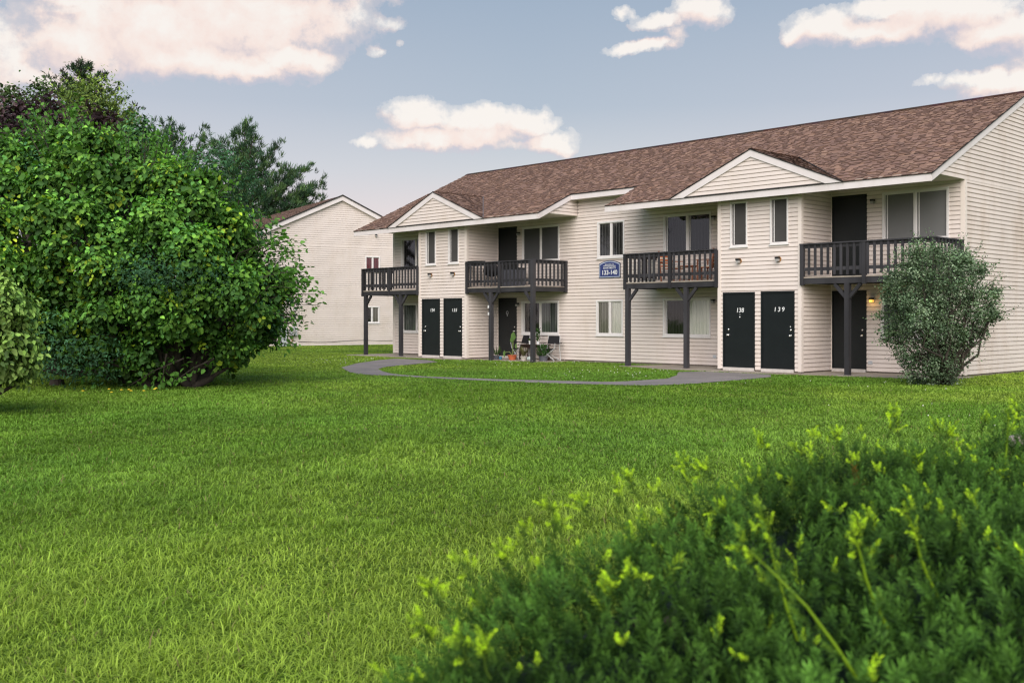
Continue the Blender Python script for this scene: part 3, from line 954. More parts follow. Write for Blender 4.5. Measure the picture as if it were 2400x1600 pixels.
for sg_ in (-1, 1):
    mb.prism([(sg_ * (HW + .02), -0.225, HP - HW * SL - .018), (0, -0.225, HP - .018), (0, -0.225, HP + 0.05), (sg_ * (HW + .02), -0.225, HP - HW * SL + .045)], (0, 0.03, 0))
mb.build('drip_edge', M['drip'], FB)
for f in fw: window(FB, f[0], f[1], f[2], f[3], 0.0, f[4])
wall_lamp(FB, 1.98, 5.98, 0.0)
mb = MB(); mb.box((-2.89, -0.2, 0.55), (-2.52, -0.02, 1.0)); mt = mb.build('meter_box', M['grey'], FB)
mb = MB(); mb.lathe((-2.7, -0.2, 0.8), [(0.1, 0), (0.1, 0.08), (0.001, 0.09)], 12, 'y'); mb.build('meter_dial', M['jar'], mt)
mb = MB(); mb.box((-3.45, -0.3, 0.0), (-3.1, -0.02, 1.03)); mb.build('cable_cabinet', M['grey'], FB)
mb = MB(); mb.tube([(-2.75, -0.1, 0.55), (-2.75, -0.1, 0.3), (-2.85, -0.1, 0.12), (-3.05, -0.1, 0.06)], 0.025, 6); mb.build('conduit', M['rust'], FB)
mb = MB(); mb.tube([(x, -0.03, 0.22 + 0.03 * math.sin(x * 1.7) + .012 * x) for x in np.linspace(-2.4, 4.5, 24)], 0.012, 4); mb.build('cable', M['black'], FB)

# ================================================================= ground
ASPH = [(-5.053, 31.315), (-4.46, 28.889), (-4.1, 27.791), (-3.513, 27.07), (-3.066, 26.971), (-2.49, 26.291), (-1.39, 25.291), (-0.498, 24.693), (0.655, 23.886), (1.33, 23.578), (2.064, 23.277), (2.833, 22.984), (3.457, 23.203), (4.128, 23.654), (4.753, 24.363), (5.91, 25.556), (6.43, 26.291), (6.7, 27.4), (6.0, 28.3), (5.3, 28.9), (4.516, 28.73), (4.2, 27.0), (3.729, 25.556), (2.669, 24.527), (2.119, 24.282), (1.582, 24.527), (-0.511, 25.379), (-1.436, 26.011), (-2.098, 26.491), (-2.837, 27.27), (-3.253, 28.1), (-3.569, 29.12), (-3.867, 30.556), (-3.75, 31.861), (-3.298, 33.073), (-2.456, 35.14), (-2.9, 36.8), (-4.2, 38.2), (-4.653, 36.766), (-5.011, 34.218)]
SLABS = [[(-17.3, -0.62), (-10.6, -0.55), (-10.6, 1.5), (-17.3, 1.5)], [(-10.6, 0.02), (-8.9, 0.02), (-7.2, 0.55), (-7.2, 1.5), (-10.6, 1.5)],
         [(-3.55, -0.16), (-2.6, -0.35), (-1.5, -0.75), (0.1, -0.8), (2.6, -0.62), (2.62, -0.45), (6.5, -0.12), (6.5, 1.5), (-2.9, 1.5)]]
SLABS_W = [[bw(*p)[:2] for p in s] for s in SLABS]


def inpoly(x, y, poly):
    r = np.zeros(x.shape, bool); n = len(poly)
    for i in range(n):
        x0, y0 = poly[i]; x1, y1 = poly[(i + 1) % n]
        c = ((y0 > y) != (y1 > y)) & (x < (x1 - x0) * (y - y0) / ((y1 - y0) if y1 != y0 else 1e-9) + x0)
        r ^= c
    return r


def lawn_mat():
    n = N('lawn_soil_and_thatch')
    c = n.ramp(n.noise(0.35, 6), [(0.3, (0.06, 0.115, 0.012)), (0.5, (0.10, 0.17, 0.018)), (0.72, (0.14, 0.22, 0.024))])
    c2 = n.ramp(n.noise(9.0, 5), [(0.3, (0.55, 0.6, 0.5)), (0.7, (1.15, 1.1, 1.0))])
    c = n.mixc(1.0, c, c2, 'MULTIPLY')
    p = n.bsdf(c, 0.9, 0.1)
    n.bump(n.noise(14.0, 6), 0.6, 0.05, p)
    return n.done(p)


def asphalt_mat():
    n = N('worn_asphalt')
    a = n.ramp(n.noise(90.0, 3), [(0.3, (0.17, 0.152, 0.146)), (0.7, (0.30, 0.27, 0.258))])
    b = n.ramp(n.noise(0.9, 5), [(0.3, (0.8, 0.8, 0.8)), (0.7, (1.15, 1.12, 1.1))])
    p = n.bsdf(n.mixc(1.0, a, b, 'MULTIPLY'), 0.9, 0.15)
    n.bump(n.noise(120.0, 2), 0.5, 0.01, p)
    return n.done(p)


LAWN = lawn_mat()
mb = MB()
g = [-400, -150, -60, -30, -15, 0, 15, 30, 60, 150, 400]
for i in range(len(g) - 1):
    for j in range(len(g) - 1):
        mb.poly([(g[i], g[j] + 30, 0), (g[i + 1], g[j] + 30, 0), (g[i + 1], g[j + 1] + 30, 0), (g[i], g[j + 1] + 30, 0)])
tag(mb.build('lawn', LAWN), kind='structure')
mb = MB(); mb.poly([(x, y, 0.012) for x, y in ASPH]); tag(mb.build('path', asphalt_mat()), kind='structure')
mb = MB()
for s in SLABS_W: mb.prism([(x, y, -0.1) for x, y in s], (0, 0, 0.122))
tag(mb.build('patio', M['conc']), kind='structure')

# grass -----------------------------------------------------------------------
YEWP = [(-0.42, 0.5), (-0.41, 1.4), (-0.15, 2.1), (0.4, 2.6), (0.95, 2.95), (1.6, 3.2), (3.4, 3.4), (3.4, 0.5)]


def keep_grass(x, y, m=0.0):
    k = np.ones(x.shape, bool)
    wx = x + 0.42 * (fbm(x * 2.3 + 50, y * 2.3, 3) - .5); wy = y + 0.42 * (fbm(x * 2.3, y * 2.3 + 70, 3) - .5)
    for p in [ASPH] + SLABS_W: k &= ~inpoly(wx, wy, p)
    u = (x - BX) * BU[0] + (y - BY) * BU[1]; v = (x - BX) * BV[0] + (y - BY) * BV[1]
    k &= ~((u > UL) & (u < UR) & (v > REC) & (v < VB))
    for a, b in BUMPS: k &= ~((u > a) & (u < b) & (v > 0) & (v < 2))
    fx = (x + 9.19) * .866 + (y - 57) * .5; fy = -(x + 9.19) * .5 + (y - 57) * .866
    k &= ~((np.abs(fx) < 6) & (fy > 0))
    return k


GW = {'hi': np.array((0.325, 0.46, 0.060)), 'mid': np.array((0.245, 0.38, 0.045)), 'lo': np.array((0.16, 0.285, 0.03)), 'cool': np.array((0.17, 0.35, 0.05))}


def grass_colour(x, y):
    a = fbm(x * 0.22 + 3, y * 0.22 + 8, 3); b = fbm(x * 1.1, y * 0.8, 3)
    band = 0.5 + 0.5 * np.sin((x * 0.45 + y * 0.9) * 0.9 + 2.5 * a)
    w_ = fbm(x * 0.09 + 21, y * 0.13 + 4, 2)
    t = np.clip((a - 0.5) * 2.6 + (b - 0.5) * 1.2 + (w_ - .5) * 1.6 + (band - .5) * .35 + 0.56, 0, 1)[:, None]
    c = np.where(t < 0.5, GW['lo'] + (GW['mid'] - GW['lo']) * t * 2, GW['mid'] + (GW['hi'] - GW['mid']) * (t * 2 - 1))
    k = np.clip((fbm(x * 0.15 + 40, y * 0.15, 2) - 0.45) * 3 + np.clip((y - 22) / 14, 0, .45), 0, 1)[:, None] * 0.6
    return c * (1 - k) + GW['cool'] * k


def blades(n, ymin, ymax, spread, h0, w0, xoff=0.0, p=0.5, keep=keep_grass, tall=1.0):
    u = R.random(n)
    y = (ymin ** p + u * (ymax ** p - ymin ** p)) ** (1 / p)
    x = (R.random(n) * 2 - 1) * (spread * y + 0.8) + xoff
    k = keep(x, y); x, y = x[k], y[k]; n = len(x)
    tuft = fbm(x * 3.1 + 11, y * 3.1, 2); t2 = fbm(x * 0.8, y * 0.8 + 30, 2)
    h = h0 * R.uniform(0.5, 1.25, n) * (0.45 + 1.1 * tuft) * (0.7 + 0.6 * t2) * tall * np.clip(1.0 - (y - 16) * 0.03, 0.5, 1.0)
    w = w0 * np.maximum(1.0, y / 4.6) ** 0.8 * R.uniform(0.7, 1.3, n)
    a = R.random(n) * 2 * np.pi
    lean = R.uniform(0.3, 2.0, n)
    d = np.stack([np.cos(a), np.sin(a), np.zeros(n)], 1)
    f = a + np.pi / 2 + R.normal(0, 0.5, n)
    sdv = np.stack([np.cos(f), np.sin(f), np.zeros(n)], 1)
    base = np.stack([x, y, np.zeros(n)], 1)
    up = np.array([0, 0, 1.0])
    m1 = base + up * (h * 0.6 / np.sqrt(1 + .3 * lean ** 2))[:, None] + d * (h * lean * 0.38)[:, None]
    tp = base + up * (h * np.maximum(0.3, 1.05 - 0.36 * lean))[:, None] + d * (h * lean * 0.95)[:, None]
    V = np.stack([base - sdv * (w / 2)[:, None], base + sdv * (w / 2)[:, None], m1 + sdv * (w * .42)[:, None], m1 - sdv * (w * .42)[:, None], tp + sdv * (w * .06)[:, None], tp - sdv * (w * .06)[:, None]], 1)
    vr = np.clip(0.30 - (y - 5) * 0.012, 0.12, .30)
    c = grass_colour(x, y) * (R.uniform(-1, 1, n) * vr + 1)[:, None] * (0.84 + 0.32 * fbm(x * 5.3, y * 5.3 + 7, 2))[:, None] * (0.72 + 0.56 * fbm(x * 1.15 + 9, y * .75 + 3, 3))[:, None]
    dry = R.random(n) < 0.02
    c[dry] = np.array((0.28, 0.24, 0.10)) * R.uniform(.7, 1.1, dry.sum())[:, None]
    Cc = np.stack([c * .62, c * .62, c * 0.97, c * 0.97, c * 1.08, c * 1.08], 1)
    i = np.arange(n)[:, None] * 6
    Fq = np.concatenate([i + np.array([[0, 1, 2, 3]]), i + np.array([[3, 2, 4, 5]])], 0)
    return V.reshape(-1, 3), Fq, Cc.reshape(-1, 3)


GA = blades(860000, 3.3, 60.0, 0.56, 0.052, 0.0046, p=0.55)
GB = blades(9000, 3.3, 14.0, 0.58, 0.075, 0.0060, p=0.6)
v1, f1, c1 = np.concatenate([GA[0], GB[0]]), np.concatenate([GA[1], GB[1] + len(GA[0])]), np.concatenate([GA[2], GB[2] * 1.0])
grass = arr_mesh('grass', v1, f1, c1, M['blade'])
tag(grass, kind='stuff')
# ragged longer grass along the slab and path edges
# clover and dandelion heads
mb = MB()
for cx_, cy_, sx, sy, k in ((0.4, 34.0, 1.6, 1.2, 60), (2.6, 27.2, 1.5, 1.6, 50), (-4.8, 36.5, 1.2, 1.6, 40), (6.4, 14.5, 1.3, 1.5, 16), (-5.5, 34, 1.6, 1.5, 20), (7.5, 22.5, 1.5, 1, 10)):
    for _ in range(k):
        x, y = random.gauss(cx_, sx), random.gauss(cy_, sy)
        if not keep_grass(np.array([x]), np.array([y]))[0]: continue
        r = random.uniform(0.006, 0.011); z = random.uniform(0.05, 0.08)
        mb.lathe((x, y, z), [(0.001, -r), (r * .9, -r * .5), (r, 0.2 * r), (r * .6, r * .9), (0.001, r)], 6)
tag(mb.build('clover_blossoms', M['petal']), kind='stuff')
mb = MB()
for _ in range(9):
    x, y = random.uniform(-8.2, -6.6), random.uniform(19.5, 21.0)
    mb.lathe((x, y, 0.09), [(0.001, -.01), (0.03, 0), (0.022, 0.012), (0.001, 0.016)], 7)
tag(mb.build('dandelion_blossoms', M['yellow']), kind='stuff')

# ================================================================= foliage
UPV = np.array([0, 0, 1.0])


def leaf_verts(pos, d, n, L, Wd, fold=0.25):
    """folded leaf of two quads"""
    d = nrm(d); n = nrm(n - d * np.sum(n * d, 1, keepdims=True)); s = np.cross(d, n)
    L = L[:, None]; Wd = Wd[:, None]
    up = n * (fold * Wd)
    V = np.stack([pos, pos + d * L * .30 + s * Wd * .5 + up * .5, pos + d * L * .72 + s * Wd * .36 + up * .4, pos + d * L - n * L * .10, pos + d * L * .72 - s * Wd * .36 + up * .4, pos + d * L * .30 - s * Wd * .5 + up * .5], 1)
    i = np.arange(len(pos))[:, None] * 6
    Fq = np.concatenate([i + np.array([[0, 1, 2, 3]]), i + np.array([[0, 3, 4, 5]])], 0)
    return V.reshape(-1, 3), Fq


def rnd_dir(n):
    return nrm(R.normal(size=(n, 3)))


def crown(lobes, ncl, per, clr, L, aspect, pal, shell=(0.72, 1.06), droop=0.35, zmin=0.05, outw=0.7, flat=1.0, bright=(0.75, 1.35), inner=0.25, cut=None):
    """clusters of leaves on and inside a union of ellipsoids. lobes: (centre, radii)"""
    cen = np.array([l[0] for l in lobes]); rad = np.array([l[1] for l in lobes], float)
    area = (rad[:, 0] * rad[:, 1] + rad[:, 0] * rad[:, 2] + rad[:, 1] * rad[:, 2])
    k = R.choice(len(lobes), ncl * 2, p=area / area.sum())
    dv = rnd_dir(len(k)); q = R.uniform(shell[0], shell[1], len(k))
    p = cen[k] + dv * rad[k] * q[:, None]
    ok = p[:, 2] > zmin
    for j in range(len(lobes)):
        ins = np.linalg.norm((p - cen[j]) / rad[j], axis=1)
        ok &= ~((ins < 0.74) & (k != j))
    if cut is not None: ok &= ~cut(p)
    p, dv, k = p[ok][:ncl], dv[ok][:ncl], k[ok][:ncl]
    nin = int(ncl * inner)
    ki = R.choice(len(lobes), nin); di = rnd_dir(nin)
    pin = cen[ki] + di * rad[ki] * R.uniform(0.35, 0.72, nin)[:, None]
    m = (pin[:, 2] > zmin) & (~cut(pin) if cut is not None else True); pin, di = pin[m], di[m]
    lb = R.uniform(0.8, 1.2, len(lobes))
    cb = R.uniform(bright[0], bright[1], len(p)) * lb[k] * (0.72 + 0.55 * np.clip(dv[:, 2] + .4, 0, 1.2))  # shading put into leaf colour: lobe tops lighter, inner leaves darker
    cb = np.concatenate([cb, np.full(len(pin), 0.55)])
    P = np.concatenate([p, pin]); D = np.concatenate([dv, di])
    sz = np.concatenate([np.ones(len(p)), np.full(len(pin), 1.5)])
    ci = R.choice(len(pal), len(P), p=[x[1] for x in pal])
    pc = np.array([x[0] for x in pal])
    idx = np.repeat(np.arange(len(P)), per)
    n = len(idx)
    off = R.normal(size=(n, 3)) * clr * np.array([1, 1, flat])
    pos = P[idx] + off
    pos[:, 2] = np.maximum(pos[:, 2], zmin * 0.6)
    nn = nrm(D[idx] * outw + UPV * 0.55 + R.normal(size=(n, 3)) * 0.38)
    d = nrm(np.cross(nn, rnd_dir(n)) + D[idx] * 0.25 - UPV * droop)
    Ls = L * R.uniform(0.65, 1.25, n) * sz[idx]
    V, Fq = leaf_verts(pos, d, nn, Ls, Ls * aspect * R.uniform(.85, 1.15, n))
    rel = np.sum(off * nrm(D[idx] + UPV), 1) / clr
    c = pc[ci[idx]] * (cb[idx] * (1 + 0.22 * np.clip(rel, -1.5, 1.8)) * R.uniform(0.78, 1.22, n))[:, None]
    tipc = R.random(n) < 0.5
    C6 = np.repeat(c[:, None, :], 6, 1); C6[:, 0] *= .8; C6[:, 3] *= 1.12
    return V, Fq, np.clip(C6.reshape(-1, 3), 0.002, 0.9)


def cat_parts(parts):
    V = []; Fq = []; C = []; o = 0
    for v, f, c in parts:
        V.append(v); Fq.append(f + o); C.append(c); o += len(v)
    return np.concatenate(V), np.concatenate(Fq), np.concatenate(C)


def limbs(base, tips, r0, seed=0, n=6):
    """a trunk that forks into crooked limbs ending at the given tips"""
    rr = random.Random(seed); mb = MB()
    b = Vector(base)
    for t in tips:
        t = Vector(t); pts = []; rad = []
        for i in range(n + 1):
            s = i / n
            p = b.lerp(t, s) + Vector((rr.uniform(-1, 1), rr.uniform(-1, 1), rr.uniform(-.4, .8))) * (0.09 * (t - b).length * math.sin(math.pi * s))
            pts.append(p); rad.append(r0 * (1 - s) ** 0.8 + 0.006)
        mb.tube(pts, rad, 6)
    return mb


def pxlobe(px, py, rx, ry, Y, rd=None):
    s = Y / F
    return (at(px, py, Y), (rx * s, (rd if rd else rx * s * 0.8), ry * s))


def seg_dist(x, y, poly, far=9.0):
    d = np.full(x.shape, far); n = len(poly)
    for i in range(n):
        a = np.array(poly[i]); b = np.array(poly[(i + 1) % n]); ab = b - a
        t = np.clip(((x - a[0]) * ab[0] + (y - a[1]) * ab[1]) / (ab @ ab), 0, 1)
        d = np.minimum(d, np.hypot(x - a[0] - t * ab[0], y - a[1] - t * ab[1]))
    return d


# --- the big vine-covered shrub ------------------------------------------------
G1 = (0.096, 0.228, 0.038); G2 = (0.066, 0.172, 0.036); G3 = (0.150, 0.31, 0.042); G4 = (0.045, 0.125, 0.055); G5 = (0.33, 0.46, 0.035)
YM = 22.8
OUT = [(-260, 330), (-80, 300), (0, 325), (60, 335), (110, 305), (170, 285), (225, 335), (280, 350), (335, 345), (400, 385), (465, 420), (515, 470), (553, 525), (590, 580), (635, 625), (668, 668), (668, 720), (640, 775), (592, 800), (565, 835), (520, 850), (470, 865), (400, 885), (330, 880), (230, 855), (150, 838), (90, 815), (-260, 860)]


def dome(outline, n, Y, depth, rmin, rmax, seed, mfac=0.78, gap=0.8, span=230):
    """separate mounds of foliage inside an outline, bulging towards the lawn and rounded behind"""
    rr = np.random.default_rng(seed); L = []; keep = []
    pts = np.array(outline, float); tries = 0
    while len(L) < n and tries < 9000:
        tries += 1
        x = rr.uniform(pts[:, 0].min(), pts[:, 0].max()); y = rr.uniform(pts[:, 1].min(), pts[:, 1].max())
        if not inpoly(np.array([x]), np.array([y]), outline)[0]: continue
        d = seg_dist(np.array([x]), np.array([y]), outline, 9e3)[0]
        r = rr.uniform(rmin, rmax)
        if d < r * 0.55: r = max(rmin * .7, d * 1.3)
        if d < rmin * .4: continue
        k = min(1, d / span); back = rr.random() > .8
        if any(math.hypot(x - q[0], y - q[1]) < gap * (r + q[2]) and back == q[3] for q in keep): continue
        keep.append((x, y, r, back))
        yy = Y + depth * .35 - depth * math.sqrt(1 - (1 - k) ** 2) * (-0.6 if back else 1) + rr.uniform(-.35, .35)
        L.append(pxlobe(x, y, r, r * mfac, yy))
    return L


def jag(poly, amp, seg, seed, ymax=9e9):
    """breaks an outline into uneven bulges"""
    rr = np.random.default_rng(seed); o = []
    for i in range(len(poly)):
        a = np.array(poly[i], float); b = np.array(poly[(i + 1) % len(poly)], float); k = max(1, int(np.hypot(*(b - a)) / seg))
        nn = np.array([(b - a)[1], -(b - a)[0]]); nn = nn / (np.hypot(*nn) + 1e-6)
        for j in range(k):
            q = a + (b - a) * j / k
            if q[1] < ymax: q = q + nn * rr.uniform(-amp, amp * .8)
            o.append((float(q[0]), float(q[1])))
    return o


big = dome(jag(OUT, 26, 42, 5, 800), 130, YM, 3.0, 28, 72, 3)
MS = empty('large_shrub', (at(430, 905, YM)[0], YM + .3, 0))
tag(MS, 'huge rounded green shrub smothered in broad-leaved vine, biggest plant on the left lawn', 'shrub')
mo = np.array(MS.location)


def local(parts, o):
    v, f, c = parts
    return v - o, f, c


hole = lambda p: (np.abs((p[:, 0] - at(460, 850, YM)[0])) < 0.55) & (p[:, 2] < 1.05) & (p[:, 1] < YM + .6) | (p[:, 2] < 0.32 + 0.9 * np.clip((np.abs(p[:, 0] - at(330, 850, YM)[0]) - 1.6) / 1.5, 0, 1))
print('lobes', len(big))
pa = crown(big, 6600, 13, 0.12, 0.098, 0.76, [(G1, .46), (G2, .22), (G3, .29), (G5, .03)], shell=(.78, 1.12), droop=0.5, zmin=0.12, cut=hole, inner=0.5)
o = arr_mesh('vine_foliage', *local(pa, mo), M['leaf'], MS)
blue = [pxlobe(180, 800, 150, 90, YM - 1.0), pxlobe(70, 690, 110, 90, YM - .6), pxlobe(632, 700, 55, 70, YM), pxlobe(565, 555, 55, 55, YM + .3), pxlobe(330, 500, 110, 50, YM - .2), pxlobe(160, 490, 120, 70, YM - .1), pxlobe(300, 640, 110, 45, YM - 1.5), pxlobe(60, 430, 150, 80, YM + .5), pxlobe(610, 760, 50, 42, YM), pxlobe(420, 650, 120, 40, YM - 1.7), pxlobe(500, 430, 100, 60, YM + 1)]
pb = crown(blue, 1350, 18, 0.15, 0.075, 0.42, [(G4, .7), ((0.04, 0.105, 0.035), .3)], shell=(0.8, 1.2), droop=0.3, zmin=0.15, inner=0.1, cut=hole)
o = arr_mesh('feathery_foliage', *local(pb, mo), M['leaf'], MS)
# sprays that stick out past the outline
sprays = []
tw = MB()
for (x0, y0, x1, y1, Y) in ((600, 620, 735, 655, YM), (610, 700, 752, 690, YM - .2), (620, 560, 700, 610, YM), (560, 470, 650, 530, YM + .5), (600, 760, 705, 760, YM - .1), (620, 740, 690, 790, YM), (560, 790, 640, 800, YM), (180, 340, 175, 245, YM + 1), (100, 330, 0, 310, YM + 1), (620, 590, 690, 560, YM + .4), (480, 830, 560, 845, YM - .5), (300, 830, 210, 880, YM - 1), (390, 830, 380, 900, YM - 1.2), (250, 850, 190, 870, YM - 1), (430, 840, 300, 905, YM - 1.2), (500, 840, 400, 900, YM - 1.2), (130, 300, 60, 260, YM + 1.5), (590, 600, 705, 590, YM), (600, 640, 715, 625, YM + .2), (600, 680, 728, 668, YM), (590, 720, 745, 715, YM - .1), (600, 740, 715, 740, YM + .1), (580, 780, 690, 815, YM), (570, 560, 668, 545, YM + .4), (540, 520, 640, 555, YM + .5), (590, 700, 730, 650, YM + .3)):
    a, b = at(x0, y0, Y), at(x1, y1, Y)
    tw.tube([np.array((0, 0, .3)), (a - mo) * .55, a - mo, (a + b) / 2 + UPV * .05 - mo, b - mo], [0.04, 0.03, 0.02, 0.013, 0.005], 5)
    k = 34; t = R.random(k) ** .7
    p = a + (b - a) * t[:, None] + R.normal(size=(k, 3)) * 0.10
    p[:, 2] = np.maximum(p[:, 2], .05)
    dd = nrm((b - a) + R.normal(size=(k, 3)) * 0.6 * np.linalg.norm(b - a) - UPV * .3)
    L = 0.125 * R.uniform(.6, 1.2, k)
    v, f = leaf_verts(p, dd, nrm(UPV + R.normal(size=(k, 3)) * .5), L, L * .62)
    c = np.repeat((np.array(G1) * R.uniform(.7, 1.5, k)[:, None]), 6, 0)
    sprays.append((v, f, c))
for _ in range(230):      # leafy twigs poking out of the outline
    j = R.integers(len(OUT)); q = OUT[j]; q2 = OUT[(j + 1) % len(OUT)]; t_ = R.random()
    ex, ey = q[0] + (q2[0] - q[0]) * t_, q[1] + (q2[1] - q[1]) * t_
    if ey > 800 or ex < -60: continue
    cx0, cy0 = 300, 640; vx, vy = ex - cx0, ey - cy0; vl = math.hypot(vx, vy)
    Y = YM + R.uniform(-.6, 1.4); ext = R.uniform(5, 62) * (1.15 if ex > 350 else .8)
    a = at(ex - vx / vl * 40, ey - vy / vl * 40, Y); b = at(ex + vx / vl * ext, ey + vy / vl * ext - R.uniform(0, 18), Y)
    tw.tube([np.array((0, 0, .4)), (a - mo) * .6, a - mo, (a + b) / 2 + UPV * .03 - mo, b - mo], [0.03, 0.02, 0.013, 0.008, 0.003], 4)
    k = R.integers(14, 26); t = R.random(k) ** .8
    p = a + (b - a) * t[:, None] + R.normal(size=(k, 3)) * 0.055
    blu = R.random() < .3
    L = (0.075 if blu else 0.115) * R.uniform(.6, 1.2, k)
    v, f = leaf_verts(p, nrm((b - a) + R.normal(size=(k, 3)) * 0.7 * np.linalg.norm(b - a) - UPV * .15), nrm(UPV + R.normal(size=(k, 3)) * .5), L, L * (.42 if blu else .7))
    sprays.append((v, f, np.repeat(np.array(G4 if blu else G1) * R.uniform(.75, 1.5, k)[:, None], 6, 0)))
for _ in range(60):       # bright young vine shoots
    l = big[R.integers(len(big))]; dv = rnd_dir(1)[0]; dv[1] = -abs(dv[1]); dv = dv / np.linalg.norm(dv)
    a = l[0] + dv * np.array(l[1]) * 1.02; b = a + np.array([R.normal() * .15, -.12, -R.uniform(.15, .5)])
    if a[2] < 1: continue
    k = 11; t = np.linspace(0, 1, k)
    p = a + (b - a) * t[:, None] + R.normal(size=(k, 3)) * .03
    L = 0.10 * R.uniform(.6, 1.1, k)
    v, f = leaf_verts(p, nrm(R.normal(size=(k, 3)) - UPV * .8), nrm(np.array([0, -1, .8]) + R.normal(size=(k, 3)) * .4), L, L * .6)
    sprays.append((v, f, np.repeat(np.array(G5) * R.uniform(.7, 1.25, k)[:, None], 6, 0)))
arr_mesh('outer_sprays', *local(cat_parts(sprays), mo), M['leaf'], MS)
tw.build('twigs', M['bark'], MS)
base = at(430, 905, YM) - mo; base[2] = -0.05
tips = [np.array(l[0]) - mo for l in big[::3]]
ms = limbs(base, tips, 0.13, 3)
lm2 = limbs(base + np.array([.25, -.3, 0]), [at(560, 850, YM) - mo, at(340, 820, YM - .5) - mo, at(500, 700, YM) - mo], 0.09, 4)
for a_, b_ in ((lm2.v, lm2.f),):
    oo = len(ms.v); ms.v += a_; ms.c += lm2.c; ms.f += [[i + oo for i in q] for q in b_]
ms.build('trunk', M['bark'], MS, True)
mb = MB(); mb.lathe((-9.93, 23.1, 0), [(0.17, 0), (0.15, 0.08), (0.14, 0.13), (0.001, 0.14)], 12); tag(mb.build('tree_stump', M['bark']), 'small dark cut stump in the grass under the big shrub', 'stump')

# --- near left shrub, cut by the frame ---------------------------------------------
YL = 15.9
LS = empty('leafy_shrub', (-8.15, YL + .1, 0)); tag(LS, 'pale-tipped round leafy shrub half cut off at the left edge of the photo', 'shrub')
lo_ = np.array(LS.location)
ll = [pxlobe(-90, 740, 130, 110, YL), pxlobe(-10, 760, 88, 100, YL - .1), pxlobe(20, 830, 70, 60, YL - .2), pxlobe(-60, 840, 130, 55, YL), pxlobe(-130, 660, 120, 70, YL), pxlobe(-40, 690, 75, 70, YL), pxlobe(-200, 780, 140, 120, YL), pxlobe(-140, 800, 120, 90, YL + .8)]
pa = crown(ll, 950, 13, 0.095, 0.085, 0.6, [((0.15, 0.25, 0.05), .5), ((0.24, 0.36, 0.085), .3), ((0.08, 0.15, 0.035), .2)], droop=0.7, zmin=0.22, inner=0.6, bright=(.7, 1.3))
arr_mesh('crown', *local(pa, lo_), M['leaf'], LS)
b_ = np.array([-8.15, YL + .1, -.05]) - lo_
limbs(b_, [np.array(l[0]) - lo_ for l in ll] + [at(60, 880, YL) - lo_], 0.055, 8).build('trunk', M['bark'], LS, True)

# --- small-leaved shrub at the building corner ----------------------------------------
YR = 23.3
RS = empty('small_leaved_shrub', (at(2221, 900, YR)[0], YR, 0)); tag(RS, 'airy small-leaved grey-green shrub standing at the right corner of the building', 'shrub')
ro = np.array(RS.location)
RO = [(2068, 670), (2092, 605), (2140, 572), (2185, 560), (2225, 578), (2268, 590), (2305, 620), (2325, 660), (2342, 700), (2338, 745), (2300, 765), (2272, 800), (2262, 850), (2240, 892), (2200, 900), (2150, 896), (2132, 850), (2104, 822), (2080, 800), (2092, 765), (2062, 735), (2078, 700)]
RO = jag([(2068, 690), (2085, 635), (2100, 598), (2135, 566), (2160, 585), (2185, 558), (2215, 585), (2255, 572), (2280, 605), (2318, 610), (2312, 650), (2348, 668), (2330, 705), (2358, 735), (2310, 758), (2322, 785), (2276, 800), (2284, 845), (2250, 860), (2262, 893), (2200, 902), (2140, 898), (2136, 860), (2100, 850), (2105, 815), (2062, 800), (2090, 765), (2048, 738), (2078, 715)], 8, 24, 2, 870)
rl = dome(RO, 85, YR, 1.0, 17, 38, 6, 0.85, 0.62, 110)
pa = crown(rl, 1900, 12, 0.065, 0.052, 0.56, [((0.15, 0.225, 0.125), .5), ((0.24, 0.31, 0.195), .3), ((0.07, 0.12, 0.06), .2)], shell=(0.6, 1.3), droop=0.1, zmin=0.04, inner=0.22)
rsp = [pa]; tw = MB()
for (x0, y0, x1, y1) in ((2260, 690, 2368, 672), (2260, 700, 2365, 735), (2270, 730, 2360, 745), (2230, 650, 2290, 580), (2200, 640, 2230, 572), (2150, 640, 2140, 570), (2130, 640, 2095, 590), (2120, 680, 2062, 670), (2120, 740, 2060, 735), (2120, 740, 2048, 778), (2110, 770, 2066, 800), (2130, 640, 2170, 560), (2240, 660, 2330, 620), (2180, 620, 2192, 565), (2270, 760, 2340, 730), (2150, 860, 2110, 880), (2260, 820, 2310, 800), (2100, 730, 2035, 742)):
    a, b = at(x0, y0, YR), at(x1, y1, YR - R.uniform(0, .4))
    st_ = min((l[0] for l in rl), key=lambda q: np.linalg.norm(q - a))
    tw.tube([np.array((0, 0, .25)), (st_ - ro) * .6, a - ro, (a + b) / 2 - ro + UPV * .03, b - ro], [0.016, 0.013, 0.01, 0.007, 0.003], 4)
    k = 46; t = R.random(k)
    p = a + (b - a) * t[:, None] + R.normal(size=(k, 3)) * 0.045
    L = 0.05 * R.uniform(.7, 1.2, k)
    v, f = leaf_verts(p, nrm((b - a) + R.normal(size=(k, 3)) * .8 * np.linalg.norm(b - a)), nrm(UPV * .6 + R.normal(size=(k, 3)) * .6), L, L * .55)
    rsp.append((v, f, np.repeat(np.array((0.12, 0.195, 0.09)) * R.uniform(.6, 1.4, k)[:, None], 6, 0)))
